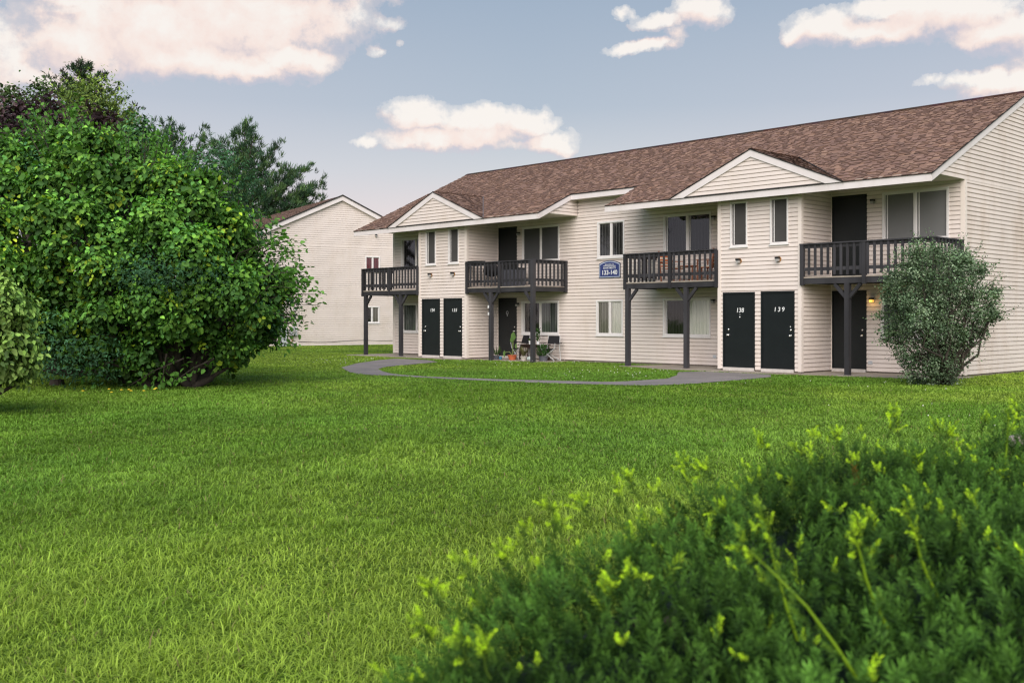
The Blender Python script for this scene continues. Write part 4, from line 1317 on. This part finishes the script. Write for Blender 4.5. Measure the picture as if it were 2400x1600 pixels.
for _ in range(46):
    j = R.integers(len(RO)); q = RO[j]; q2 = RO[(j + 1) % len(RO)]; t_ = R.random()
    ex, ey = q[0] + (q2[0] - q[0]) * t_, q[1] + (q2[1] - q[1]) * t_
    vx, vy = ex - 2205, ey - 760; vl = math.hypot(vx, vy)
    if ey > 860: continue
    Y = YR + R.uniform(-.4, .5); ext = R.uniform(4, 40)
    a = at(ex - vx / vl * 30, ey - vy / vl * 30, Y); b = at(ex + vx / vl * ext, ey + vy / vl * ext - R.uniform(0, 10), Y)
    st_ = min((l[0] for l in rl), key=lambda q: np.linalg.norm(q - a))
    tw.tube([np.array((0, 0, .25)), (st_ - ro) * .6, a - ro, b - ro], [0.016, 0.012, 0.006, 0.002], 4)
    k = R.integers(12, 30); t = R.random(k)
    p = a + (b - a) * t[:, None] + R.normal(size=(k, 3)) * 0.03
    L = 0.05 * R.uniform(.7, 1.2, k)
    v, f = leaf_verts(p, nrm((b - a) + R.normal(size=(k, 3)) * .8 * np.linalg.norm(b - a)), nrm(UPV * .6 + R.normal(size=(k, 3)) * .6), L, L * .55)
    rsp.append((v, f, np.repeat(np.array((0.13, 0.2, 0.1)) * R.uniform(.6, 1.4, k)[:, None], 6, 0)))
arr_mesh('crown', *local(cat_parts(rsp), ro), M['leaf'], RS)
tw.build('twigs', M['bark'], RS)
limbs((0, 0, -.05), [np.array(l[0]) - ro for l in rl[::3]], 0.035, 12).build('trunk', M['bark'], RS, True)

# --- background broadleaf trees --------------------------------------------------------------


def tree(name, label, px, Y, lobes, ncl, per, clr, L, asp, pal, group=None, **kw):
    o = empty(name, (at(px, 0, Y)[0], Y, 0)); tag(o, label, 'tree', group)
    oo = np.array(o.location)
    pa = crown(lobes, ncl, per, clr, L, asp, pal, **kw)
    arr_mesh('crown', *local(pa, oo), M['leaf'], o)
    top = max(l[0][2] for l in lobes)
    mb = limbs((0, 0, -.1), [np.array(l[0]) - oo for l in lobes], 0.22 * top / 12, Y, 8)
    mb.build('trunk', M['bark'], o, True)
    return o


tree('purple_leaf_tree', 'dark purple-leaved tree showing above the big shrub', 130, 33,
     [pxlobe(50, 275, 52, 36, 33), pxlobe(105, 262, 30, 22, 33.5), pxlobe(205, 312, 48, 42, 32.5), pxlobe(-40, 300, 80, 60, 33), pxlobe(150, 330, 60, 40, 33), pxlobe(200, 400, 110, 80, 33), pxlobe(60, 400, 160, 90, 33), pxlobe(20, 320, 50, 40, 33), pxlobe(235, 285, 20, 18, 33)],
     430, 13, 0.24, 0.14, 0.6, [((0.055, 0.03, 0.038), .5), ((0.09, 0.052, 0.06), .3), ((0.035, 0.024, 0.026), .2)], inner=.3)
tree('honey_locust', 'feathery yellow-green tree rising behind the purple-leaved tree', 225, 41,
     [pxlobe(215, 230, 62, 48, 41), pxlobe(195, 280, 70, 50, 41), pxlobe(265, 285, 48, 55, 41), pxlobe(230, 340, 80, 60, 41), pxlobe(225, 430, 120, 90, 41), pxlobe(300, 320, 40, 50, 41.5)],
     560, 15, 0.26, 0.14, 0.38, [((0.21, 0.29, 0.055), .55), ((0.12, 0.19, 0.045), .45)], shell=(.6, 1.2), inner=.2, droop=.5)
for i, (px, top, w, Y, lab) in enumerate(((12, 200, 30, 46, 'slim thin-leaved tree top at the far left edge of the skyline'), (48, 205, 28, 47, 'slim thin-leaved tree top second from the left edge'), (98, 190, 30, 45, 'slim dense green tree top just left of the tall spruce'))):
    tree('slim_tree', lab, px, Y, [pxlobe(px, top + 25, w * .6, 30, Y), pxlobe(px - 6, top + 65, w, 40, Y), pxlobe(px + 6, top + 120, w * 1.2, 55, Y), pxlobe(px, top + 220, w * 1.8, 80, Y)],
         230, 12, 0.22, 0.15, 0.5, [((0.075, 0.135, 0.04), .6), ((0.11, 0.17, 0.055), .4)], 'slim trees on the left skyline', shell=(.5, 1.15), inner=.15)
tree('green_tree', 'mid-green leafy tree filling the gap between the big shrub and the pines', 330, 38,
     [pxlobe(300, 360, 70, 60, 38), pxlobe(370, 420, 80, 60, 38), pxlobe(450, 490, 90, 60, 38), pxlobe(510, 565, 60, 50, 38), pxlobe(400, 540, 130, 90, 38), pxlobe(330, 330, 40, 50, 38.5)],
     620, 13, 0.22, 0.15, 0.5, [((0.065, 0.145, 0.045), .6), ((0.045, 0.115, 0.045), .4)], inner=.3)

# --- conifers -------------------------------------------------------------------------------


def tufts(p, ax, L, n, spread, w, cols, bright):
    """sprays of needles: thin triangles stored as quads"""
    k = len(p); idx = np.repeat(np.arange(k), n); m = len(idx)
    d = nrm(ax[idx] + R.normal(size=(m, 3)) * spread)
    b = p[idx] + R.normal(size=(m, 3)) * L * .15
    s = nrm(np.cross(d, rnd_dir(m))) * (w * R.uniform(.7, 1.3, m))[:, None]
    ln = (L * R.uniform(.6, 1.2, m))[:, None]
    V = np.stack([b - s * .3, b + s * .3, b + d * ln * .55 + s * .55, b + d * ln, b + d * ln * .55 - s * .55], 1)
    V = np.stack([V[:, 0], V[:, 2], V[:, 3], V[:, 4]], 1)
    c = cols[R.integers(len(cols), size=k)][idx] * (bright[idx] * R.uniform(.7, 1.3, m))[:, None]
    C = np.repeat(c[:, None, :], 4, 1); C[:, 2] *= 1.25
    Fq = np.arange(m * 4).reshape(-1, 4)
    return V.reshape(-1, 3), Fq, C.reshape(-1, 3)


def conifer(name, label, px, Y, trunk_top_py, ends, cols, L=0.25, w=0.036, per=16, dens=15.0, droop=0.0, group=None, lean=0, big=1.0):
    """ends: (px, py, depth offset, start py) of every limb's tip"""
    o = empty(name, (at(px, 0, Y)[0], Y, 0)); tag(o, label, 'tree', group)
    oo = np.array(o.location)
    topw = at(px + lean, trunk_top_py, Y); H = topw[2]
    mb = MB()
    mb.tube([(0, 0, -.1), (0.03, 0, H * .4), tuple((topw - oo) * np.array([.5, 1, .72])), tuple(topw - oo)], [H * .018, H * .014, H * .007, 0.01], 7)
    mb.build('trunk', M['bark'], o, True)
    mb = MB(); P = []; A = []; Bt = []
    for (ex, ey, dy, sy) in ends:
        e = at(ex, ey, Y) + np.array([0, dy, 0]); s = at(px + lean * max(0, (sy - 700) / (trunk_top_py - 700)), sy, Y)
        ln = np.linalg.norm(e - s)
        mid = (s + e) / 2 + UPV * (-0.10 * ln) * (1 if droop <= 0 else -1)
        pts = [s * (1 - t) ** 2 + 2 * mid * t * (1 - t) + e * t * t for t in np.linspace(0, 1, 7)]
        mb.tube([q - oo for q in pts], [(0.05 * (1 - t) + .008) * big for t in np.linspace(0, 1, 7)], 5)
        k = max(8, int(ln * dens)); t = R.uniform(0.22, 1.03, k)
        q = s * ((1 - t) ** 2)[:, None] + 2 * mid * (t * (1 - t))[:, None] + e * (t * t)[:, None]
        sp = 0.30 * big * (0.3 + np.minimum(1, (1.15 - t) * 1.6)) * min(1.5, 0.4 + ln / big * .17)
        q = q + R.normal(size=(k, 3)) * sp[:, None] * np.array([1, 1, .28]) + UPV * (np.abs(R.normal(size=k)) * .10 * big)[:, None]
        d = nrm(nrm(e - s) * .7 + UPV * 0.8 + R.normal(size=(k, 3)) * .4)
        P.append(q); A.append(d); Bt.append(R.uniform(.65, 1.3, k) * (0.8 + .35 * t))
    mb.build('limbs', M['bark'], o)
    P = np.concatenate(P); A = np.concatenate(A); Bt = np.concatenate(Bt)
    arr_mesh('needles', *local(tufts(P, A, L, per, 0.36, w, np.array(cols), Bt), oo), M['needle'], o)
    return o


PINE = [(0.04, 0.085, 0.036), (0.07, 0.125, 0.04), (0.026, 0.06, 0.03)]
e1 = [(578, 292, 0, 400), (548, 312, .5, 400), (600, 310, -.5, 420), (565, 300, .3, 410), (590, 318, .2, 430), (655, 335, 0, 450), (640, 350, .6, 450), (620, 400, -1, 450), (727, 392, 0, 500), (705, 395, 1, 495), (672, 400, -.6, 480), (764, 424, 0, 540), (750, 470, .5, 550), (730, 450, -1, 540), (700, 480, 1, 560), (710, 500, 0, 560), (660, 520, -1, 560), (640, 545, .5, 580),
      (492, 332, 0, 440), (515, 328, .5, 430), (505, 350, -.5, 450), (482, 375, .5, 470), (470, 410, 0, 490), (450, 430, 1, 500), (465, 470, -1, 540), (480, 510, 0, 560), (440, 480, .5, 560), (530, 420, -2, 500), (570, 430, -2.2, 500), (610, 450, -2, 520), (640, 470, -2, 540), (550, 480, -2.4, 540), (590, 500, -2.4, 560), (520, 520, -2, 570), (560, 380, -1, 450), (620, 520, -1.5, 590), (680, 440, -1.6, 530), (690, 455, .8, 530), (735, 440, .3, 545), (715, 470, -.8, 555), (655, 470, -1.2, 540), (600, 540, -2, 600), (540, 550, -2, 600), (500, 470, -1.2, 540), (530, 380, .4, 450), (610, 350, .4, 430), (690, 400, .5, 480), (640, 420, -.5, 490), (560, 340, .3, 420), (470, 440, .6, 510), (585, 450, -2.4, 520)]
conifer('pine_tree', 'tall open pine with upswept limbs reaching right above the far roof', 573, 86, 300, e1, PINE, L=0.50, w=0.05, dens=10.0, per=17, big=1.5)
e2 = [(350, 292, 0, 400), (378, 290, .4, 390), (402, 295, 0, 395), (420, 310, -.4, 410), (436, 335, 0, 430), (435, 370, .5, 450), (425, 400, -1, 460), (400, 420, -1.5, 470), (370, 400, -1.5, 460), (345, 350, .5, 440), (330, 320, 0, 430), (480, 310, 0, 470), (470, 345, .4, 460), (455, 390, -.5, 480), (445, 430, 0, 510), (330, 400, -1, 480), (360, 450, -1.5, 520), (420, 460, -1.5, 530), (390, 350, -1, 430), (365, 330, .2, 420), (300, 380, 0, 470)]
conifer('pine_tree', 'shorter dark pine between the big shrub and the tall open pine', 395, 47, 305, e2, PINE, dens=17, L=0.29, w=0.03, lean=-8)
SPR = [(0.026, 0.05, 0.024), (0.035, 0.058, 0.026), (0.045, 0.042, 0.028)]
e3 = []
for i in range(95):
    t = (i / 95) ** 0.8; py = 165 + t * 330; wdt = 14 + 118 * t ** .75
    a = i * 2.4; e3.append((192 + wdt * math.cos(a), py + 4 + 10 * t, 2.2 * math.sin(a) * t, py + 16 * t + 2))
e3 += [(118, 190, 0, 260), (143, 180, 0, 240), (287, 235, 0, 300), (310, 260, .3, 330), (128, 210, .5, 270), (240, 180, 0, 230), (190, 150, 0, 180), (205, 158, 0, 185), (176, 160, 0, 185), (318, 262, 0, 340), (270, 210, 0, 260), (300, 290, 0, 350)]
conifer('spruce_tree', 'tall dark spruce with the highest top on the left skyline', 192, 50, 158, e3, SPR, L=0.26, w=0.045, per=16, dens=13.0)
# ================================================================= yew hedge in front
YH = empty('yew_hedge', (1.3, 1.9, 0)); tag(YH, 'dense dark yew hedge with yellow-green new tips filling the near right foreground', 'hedge')
yo = np.array(YH.location)


def yew_h(x, y):
    d = np.where(inpoly(x, y, YEWP), seg_dist(x, y, YEWP), 0)
    h = 1.035 + 0.105 * (y - 1.3) + 0.09 * (fbm(x * 3.3 + 5, y * 3.3, 3) - .5) + 0.05 * (fbm(x * 9, y * 9 + 5, 2) - .5)
    return h - 0.40 * np.clip(1 - d / 0.26, 0, 1) ** 2 - 0.085 * np.clip((0.75 - x) / 0.6, 0, 1) * np.clip((y - 1.1) / .5, 0, 1)


def sprig(nv, Ls, needle, nw, seed):
    """one shoot: needles two-ranked and curving up round a stem; returns verts(n,4,3), t along the stem"""
    r = np.random.default_rng(seed)
    t = np.linspace(0.05, 1.0, nv); a = np.arange(nv) * 2.4 + r.normal(size=nv) * .3
    side = np.stack([np.cos(a), np.sin(a), np.zeros(nv)], 1)
    b = np.stack([np.zeros(nv), np.zeros(nv), t * Ls], 1)
    d = nrm(side + np.array([0, 0, 1.0]) * (0.55 + 1.1 * t[:, None] ** 3) + r.normal(size=(nv, 3)) * .12)
    s = nrm(np.cross(d, side + np.array([0.01, 0, 0.3]))) * nw / 2
    ln = (needle * (1 - 0.45 * t) * r.uniform(.8, 1.15, nv))[:, None]
    V = np.stack([b, b + d * ln * .5 + s, b + d * ln, b + d * ln * .5 - s], 1)
    return V, t


def place_sprigs(x, y, z, ax, scale, var, tip, shade):
    parts_v = []; parts_c = []
    k = len(x)
    which = R.integers(len(var), size=k)
    for w in range(len(var)):
        m = np.where(which == w)[0]
        if len(m) == 0: continue
        V, t = var[w]
        A = nrm(ax[m]); ref = rnd_dir(len(m)); X = nrm(np.cross(A, ref)); Yv = np.cross(A, X)
        Rm = np.stack([X, Yv, A], 2)
        vv = np.einsum('kij,nqj->knqi', Rm, V) * scale[m][:, None, None, None]
        vv = vv + np.stack([x[m], y[m], z[m]], 1)[:, None, None, :]
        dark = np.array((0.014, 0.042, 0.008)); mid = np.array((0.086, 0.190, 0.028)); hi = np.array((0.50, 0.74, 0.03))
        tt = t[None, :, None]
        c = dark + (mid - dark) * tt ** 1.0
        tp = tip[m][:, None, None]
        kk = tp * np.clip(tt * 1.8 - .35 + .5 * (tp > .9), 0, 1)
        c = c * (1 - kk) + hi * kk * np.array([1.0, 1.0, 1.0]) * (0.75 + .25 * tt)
        c = c * shade[m][:, None, None] * R.uniform(.75, 1.3, (len(m), len(t), 1))
        br = (R.random(len(m)) < 0.002) & (tip[m] == 0)
        c[br] = c[br] * np.array([3.2, 0.8, 0.9])
        c4 = np.repeat(c[:, :, None, :], 4, 2); c4[:, :, 2] *= 1.25; c4[:, :, 0] *= .6
        parts_v.append(vv.reshape(-1, 3)); parts_c.append(c4.reshape(-1, 3))
    V = np.concatenate(parts_v); C = np.concatenate(parts_c)
    return V, np.arange(len(V)).reshape(-1, 4), C


VAR = [sprig(44, 0.062, 0.020, 0.0025, s) for s in range(6)]
n = 21000
x = R.uniform(-0.45, 3.0, n); y = R.uniform(0.85, 3.4, n)
k = inpoly(x, y, YEWP) & (x < 0.62 * y + .5); x, y = x[k], y[k]; n = len(x)
dep = R.random(n) ** 1.5 * 0.13
z = yew_h(x, y) - 0.05 - dep
ax = nrm(np.stack([R.normal(size=n) * .45 - .1, R.normal(size=n) * .45 - 0.25, np.full(n, .9)], 1))
edge = seg_dist(x, y, YEWP)
outn = np.stack([np.where(edge < .2, -.7, 0), np.where(edge < .2, .35, 0), np.zeros(n)], 1)
ax = nrm(ax + outn)
tip = np.where(R.random(n) < 0.022, R.uniform(.5, 1, n), 0) * (dep < .05)
clump = 0.15 + 1.7 * fbm(x * 5 + 3, y * 5, 3)
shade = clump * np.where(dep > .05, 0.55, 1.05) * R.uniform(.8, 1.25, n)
pv = place_sprigs(x, y, z, ax, R.uniform(.75, 1.35, n), VAR, tip, shade)
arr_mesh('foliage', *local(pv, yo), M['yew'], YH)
# taller shoots along the rim and over the top
STM = leafmat('shoot_stem', 0.1)
shoots = [(1290, 1290, 1300, 1230, 1.95), (1240, 1330, 1225, 1245, 1.9), (1480, 1250, 1440, 1140, 2.1), (1320, 1260, 1290, 1190, 2.0), (1800, 1160, 1790, 1030, 2.5), (1610, 1160, 1600, 1085, 2.4), (1500, 1170, 1470, 1120, 2.3), (2120, 1060, 2095, 970, 2.75), (2060, 1080, 2100, 985, 2.7), (2230, 1080, 2195, 990, 2.8), (2345, 1150, 2365, 965, 2.6), (2300, 1020, 2310, 980, 2.9), (2390, 1000, 2380, 950, 2.9), (2010, 1590, 1740, 1275, 1.45), (1870, 1500, 1780, 1190, 1.6), (2080, 1470, 2000, 1250, 1.6), (2200, 1400, 2130, 1210, 1.75), (1130, 1410, 1090, 1320, 1.75), (1060, 1460, 1010, 1380, 1.7), (1110, 1560, 1080, 1510, 1.5), (1020, 1500, 990, 1470, 1.6), (1200, 1350, 1180, 1300, 1.85), (1480, 1390, 1480, 1350, 1.75), (1440, 1400, 1430, 1380, 1.75), (1680, 1130, 1650, 1100, 2.4), (1890, 1090, 1870, 1050, 2.6), (1980, 1060, 1960, 1020, 2.7), (2280, 1110, 2330, 1115, 2.5), (2200, 1040, 2230, 1010, 2.75), (1720, 1230, 1690, 1190, 2.1), (1400, 1230, 1370, 1180, 2.1), (2160, 1130, 2150, 1070, 2.5), (2030, 1260, 2040, 1225, 2.0), (1150, 1590, 1130, 1520, 1.45)]
sx = []; tipv = []
for (x0, y0, x1, y1, Y) in shoots:
    a, b = at(x0, y0, Y + .02), at(x1, y1, Y)
    ln_ = np.linalg.norm(b - a); sw = R.uniform(-.07, .07); bend = (a + b) / 2 + np.array([sw * ln_, 0, .03 * ln_]); q3 = a * .0625 + bend * .375 + b * .5625 + np.array([0, 0, .004])
    long_ = np.linalg.norm(b - a) > 0.14
    mb = MB(); mb.tube([a - yo, (a + bend) / 2 - yo + np.array([sw * .06, 0, 0]), bend - yo, q3 - yo, b - yo], [0.003, 0.0027, 0.0023, 0.0018, 0.0012] if long_ else [0.002, 0.0018, 0.0015, 0.0012, 0.001], 5, (0.17, 0.29, 0.012) if long_ else (0.09, 0.16, 0.02)); mb.build('shoot_stem', STM, YH)
    k = max(3, int(np.linalg.norm(b - a) / 0.022)); dirv = nrm(b - a)
    for i in range(k):
        q = a + (b - a) * (i + .5) / k + rnd_dir(1)[0] * .004
        sx.append((*q, *(nrm(dirv + rnd_dir(1)[0] * .25)), .75, 0.12 if i < k - 1 else .5))
    for i in range(R.integers(4, 8)):
        q = b - (b - a) * R.uniform(0, .28) + rnd_dir(1)[0] * .012
        sx.append((*q, *(nrm(dirv + rnd_dir(1)[0] * .9)), R.uniform(.4, .62), 1.0))
for _ in range(380):      # scattered bright buds
    xx = R.uniform(-.15, 1.9); yy = R.uniform(1.35, 3.1)
    if not inpoly(np.array([xx]), np.array([yy]), YEWP)[0]: continue
    zz = yew_h(np.array([xx]), np.array([yy]))[0] - R.uniform(-0.03, .03)
    if R.random() < .72 and seg_dist(np.array([xx]), np.array([yy]), YEWP)[0] > .3: continue
    for i in range(R.integers(1, 4)):
        q = np.array([xx, yy, zz]) + rnd_dir(1)[0] * .014
        sx.append((*q, *nrm(np.array([-.2, -.2, .9]) + rnd_dir(1)[0] * .6), R.uniform(.32, .6), 1.0))
sx = np.array(sx)
VB2 = [sprig(26, 0.05, 0.017, 0.0048, s + 20) for s in range(4)]
pv = place_sprigs(sx[:, 0], sx[:, 1], sx[:, 2], sx[:, 3:6], sx[:, 6], VB2, sx[:, 7], np.full(len(sx), 1.15))
arr_mesh('new_shoots', *local(pv, yo), M['yew'], YH)
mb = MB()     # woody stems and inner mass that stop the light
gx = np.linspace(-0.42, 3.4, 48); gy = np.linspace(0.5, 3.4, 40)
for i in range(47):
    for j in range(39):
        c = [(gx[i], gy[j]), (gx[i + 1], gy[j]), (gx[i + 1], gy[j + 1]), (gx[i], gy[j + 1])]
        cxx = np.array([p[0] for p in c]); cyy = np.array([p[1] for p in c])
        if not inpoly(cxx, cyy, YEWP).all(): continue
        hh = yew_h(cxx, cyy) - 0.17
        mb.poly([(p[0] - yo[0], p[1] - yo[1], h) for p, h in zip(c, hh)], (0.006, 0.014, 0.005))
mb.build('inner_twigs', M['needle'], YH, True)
mb = MB()
for _ in range(26):
    xx, yy = R.uniform(0.1, 3.0), R.uniform(.8, 3.0)
    if not inpoly(np.array([xx]), np.array([yy]), YEWP)[0]: continue
    cx_, cy_ = 1.3 + (xx - 1.3) * .35, 1.9 + (yy - 1.9) * .35
    mb.tube([(cx_ - yo[0], cy_ - yo[1], 0), ((cx_ + xx) / 2 - yo[0], (cy_ + yy) / 2 - yo[1], .5), (xx - yo[0], yy - yo[1], .95)], [.03, .02, .008], 5)
mb.build('stems', M['bark'], YH)

# ================================================================= small things
GRP = 'plants and pots on the ground-floor patio'


def patio(name, u, v, z, rz=0.0):
    return empty(name, bw(u, v, z), BANG + rz)


PZ = 0.023


def camp_chair(u, v, rz, label):
    o = patio('camp_chair', u, v, PZ, rz); tag(o, label, 'chair', 'folding camp chairs on the patio')
    mb = MB(); mb.poly([(-.25, -.2, .42), (.25, -.2, .42), (.24, .18, .39), (-.24, .18, .39)]); mb.poly([(-.25, -.2, .42), (.25, -.2, .42), (.25, -.205, .36), (-.25, -.205, .36)]); mb.build('seat', M['fabric'], o)
    mb = MB(); mb.prism([(-.23, .17, .56), (.23, .17, .56), (.21, .25, .84), (-.21, .25, .84)], (0, .015, 0)); mb.build('backrest', M['fabric'], o)
    for s in (-1, 1):
        mb = MB(); mb.box((s * .30 - .03, -.22, .585), (s * .30 + .03, .2, .605)); mb.build('armrest', M['fabric'], o)
        mb = MB(); mb.tube([(s * .29, .18, .0), (s * .24, .19, .45), (s * .22, .26, .86)], .013, 6); mb.build('back_tube', M['tube'], o)
        mb = MB(); mb.tube([(s * .30, -.22, .6), (s * .27, -.2, .42), (-s * .28, .16, .01)], .012, 6); mb.build('leg', M['tube'], o)
        mb = MB(); mb.tube([(s * .27, -.2, .42), (-s * .29, -.24, .01)], .012, 6); mb.build('leg', M['tube'], o)
    return o


camp_chair(-9.09, 1.02, math.radians(-12), 'black folding camp chair beside the patio door, left of the table')
camp_chair(-7.55, 0.95, math.radians(14), 'black folding camp chair at the right end of the patio table')
t = patio('patio_table', -8.5, 1.12, PZ); tag(t, 'low dark brown wooden table under the ground-floor window', 'table')
mb = MB(); mb.box((-.55, -.25, .50), (.55, .25, .535)); mb.build('tabletop', M['table'], t)
mb = MB(); mb.box((-.5, -.2, .42), (.5, .2, .50)); mb.build('apron', M['table'], t)
for sx_ in (-.5, .5):
    for sy_ in (-.2, .2):
        mb = MB(); mb.box((sx_ - .03, sy_ - .03, 0), (sx_ + .03, sy_ + .03, .42)); mb.build('leg', M['table'], t)


def pot_plant(u, v, z, r, h, m, kind, label, col=(0.07, 0.16, 0.03), taper=.72, name='potted_plant'):
    o = patio(name, u, v, z); tag(o, label, 'potted plant', GRP)
    mb = MB(); mb.lathe((0, 0, 0), [(r * taper, 0), (r, h * .85), (r * 1.1, h * .85), (r * 1.1, h), (r * .92, h), (r * .9, h * .9), (0.001, h * .9)], 14); mb.build('pot', m, o)
    mb = MB(); P = []
    if kind == 'big':
        for (dx, dz, L, w, tilt) in ((0.12, .62, .30, .24, -.4), (0.02, .50, .22, .16, .1), (-.36, .16, .26, .12, .1), (.22, .22, .2, .1, .4)):
            mb.tube([(0, 0, h * .9), (dx * .4, 0, h + dz * .7), (dx, -.03, h + dz - L * .3)], .013, 5, (.2, .25, .1))
            p = np.array([[dx, -.03, h + dz - L * .35 if dx < .2 and dx > -.2 else h + dz]]); d = np.array([[tilt * .2, -.1, 1.0 if dx > -.2 else -1.0]])
            v_, f_ = leaf_verts(p, d, np.array([[0.1, -1, .1]]), np.array([L]), np.array([w]), .15); P.append((v_, f_, np.tile(np.array((.12, .21, .06)), (6, 1))))
    else:
        n_ = {'bush': 130, 'spike': 26, 'tall': 70, 'small': 24}[kind]; hh = {'bush': .34, 'spike': .34, 'tall': .42, 'small': .12}[kind]
        a = R.random(n_) * 6.283; rr = np.sqrt(R.random(n_)) * r * (1.2 if kind == 'bush' else .5); zz = R.random(n_) * hh * (1 if kind in ('bush', 'tall') else .1)
        p = np.stack([rr * np.cos(a), rr * np.sin(a), h * .9 + zz], 1)
        d = nrm(np.stack([np.cos(a), np.sin(a), np.full(n_, 1.2 if kind != 'spike' else 2.2)], 1) + R.normal(size=(n_, 3)) * .25)
        L = np.full(n_, {'bush': .12, 'spike': .34, 'tall': .11, 'small': .1}[kind]) * R.uniform(.6, 1.2, n_)
        v_, f_ = leaf_verts(p, d, nrm(np.stack([np.cos(a), np.sin(a), np.full(n_, -.4)], 1)), L, L * (.35 if kind in ('bush', 'small') else .1 if kind == 'spike' else .45))
        P.append((v_, f_, np.repeat(np.array(col) * R.uniform(.6, 1.4, n_)[:, None], 6, 0)))
        if kind == 'tall': mb.tube([(0, 0, h * .8), (0.01, 0, h + hh)], .006, 4, (.06, .1, .03))
    arr_mesh('leaves', *cat_parts(P), M['leaf'], o)
    if mb.v: mb.build('stalks', M['leaf'], o)
    return o


pot_plant(-8.96, .5, PZ, .155, .17, M['terra'], 'big', 'orange terracotta pot with a large-leaved pale green plant')
pot_plant(-8.31, .42, PZ, .115, .14, M['pale'], 'spike', 'pale round pot with thin spiky leaves beside the terracotta pot', (.14, .13, .06))
pot_plant(-7.57, .62, PZ, .15, .16, M['greypot'], 'bush', 'square-looking slate grey planter with bushy green herb near the right camp chair', (.045, .11, .03), .9)
pot_plant(-8.68, 1.1, PZ + .536, .06, .12, M['white'], 'small', 'small white pot with a short plant on the left of the table', (.08, .13, .03))
pot_plant(-8.30, 1.1, PZ + .536, .055, .11, M['white'], 'tall', 'small white pot with a tall stemmed plant on the right of the table', (.05, .12, .03))
pot_plant(-9.77, .5, PZ, .1, .13, M['greypot'], 'spike', 'grey pot of grassy leaves at the foot of the left balcony post', (.09, .15, .05))
o = patio('glazed_pot', -9.56, .5, PZ); tag(o, 'small blue glazed pot between the grassy pot and the terracotta pot', 'pot')
mb = MB(); mb.lathe((0, 0, 0), [(.045, 0), (.06, .05), (.05, .1), (.055, .11), (.04, .11), (.001, .1)], 12); mb.build('body', M['blue'], o, True)
o = patio('garden_ball', -8.04, .42, PZ); tag(o, 'small round mosaic garden ball beside the right post base', 'ornament')
mb = MB(); mb.lathe((0, 0, 0), [(.04, 0), (.085, .04), (.095, .08), (.07, .13), (.001, .15)], 12); mb.build('ball', paint('mosaic_glaze', (.45, .5, .48), .4, .6, 40.), o, True)

# balcony furniture ----------------------------------------------------------------------------


def bal_chair(u, v, rz, label):
    o = patio('balcony_chair', u, v, 2.546, rz); tag(o, label, 'chair', 'striped chairs on the balcony')
    mb = MB(); mb.box((-.24, -.24, .40), (.24, .22, .46)); mb.build('seat', M['stripe'], o)
    mb = MB(); mb.prism([(-.23, .2, .46), (.23, .2, .46), (.23, .30, .93), (-.23, .30, .93)], (0, .05, 0)); mb.build('backrest', M['stripe'], o)
    for sx_ in (-.25, .25):
        mb = MB(); mb.bar((sx_, .23, 0), (sx_, .33, .95), .035); mb.build('leg', M['redwood'], o)
        mb = MB(); mb.bar((sx_, -.24, 0), (sx_, -.24, .62), .035); mb.build('leg', M['redwood'], o)
        mb = MB(); mb.box((sx_ - .03, -.27, .62), (sx_ + .03, .26, .645)); mb.build('armrest', M['redwood'], o)
    return o


bal_chair(-2.30, .85, math.radians(90), 'striped wooden chair at the left of the small balcony table')
bal_chair(-0.95, .85, math.radians(-90), 'striped wooden chair at the right end of the middle balcony')
o = patio('balcony_table', -1.66, .9, 2.546); tag(o, 'slim reddish wooden table between the striped balcony chairs', 'table')
mb = MB(); mb.box((-.28, -.28, .45), (.28, .28, .485)); mb.build('tabletop', M['redwood'], o)
for sx_ in (-.23, .23):
    for sy_ in (-.23, .23):
        mb = MB(); mb.box((sx_ - .018, sy_ - .018, 0), (sx_ + .018, sy_ + .018, .45)); mb.build('leg', M['redwood'], o)
o = patio('barbecue_grill', -10.15, .62, 2.546); tag(o, 'dark covered barbecue behind the railing of the balcony above the patio', 'barbecue')
mb = MB(); mb.lathe((0, 0, .38), [(.05, 0), (.26, .08), (.31, .2), (.31, .23), (.27, .36), (.12, .44), (.001, .45)], 18); mb.build('kettle', M['fabric'], o, True)
for a in (0.4, 2.5, 4.6):
    mb = MB(); mb.tube([(.2 * math.cos(a), .2 * math.sin(a), .48), (.3 * math.cos(a), .3 * math.sin(a), 0)], .014, 6); mb.build('leg', M['black'], o)
o = patio('storage_bin', -9.3, .85, 2.546); tag(o, 'dark storage bin behind the railing beside the balcony door', 'storage bin')
mb = MB(); mb.prism([(-.36, -.2, 0), (.36, -.2, 0), (.38, -.22, .62), (-.38, -.22, .62)], (0, .44, 0)); mb.build('body', M['greypot'], o)
mb = MB(); mb.prism([(-.4, -.24, .622), (.4, -.24, .622), (.36, -.2, .68), (-.36, -.2, .68)], (0, .46, 0)); mb.build('lid', M['black'], o)
o = patio('serving_tray', -10.33, -0.02, 3.421); tag(o, 'shallow black tray lying on the balcony rail beside the left entry bay', 'tray')
mb = MB(); mb.box((-.42, -.08, 0), (.45, .1, .045)); mb.box((-.30, -.075, .046), (.1, .09, .06)); mb.build('tray', M['black'], o)
# stone at the right edge of the lawn
mb = MB(); mb.lathe((5.86, 12.0, 0), [(.22, 0), (.23, .07), (.2, .13), (.1, .16), (.001, .165)], 14); tag(mb.build('flat_stone', M['stone'], None, True), 'pinkish flat-topped stone in the grass at the right edge of the lawn', 'stone')

bpy.context.view_layer.update()
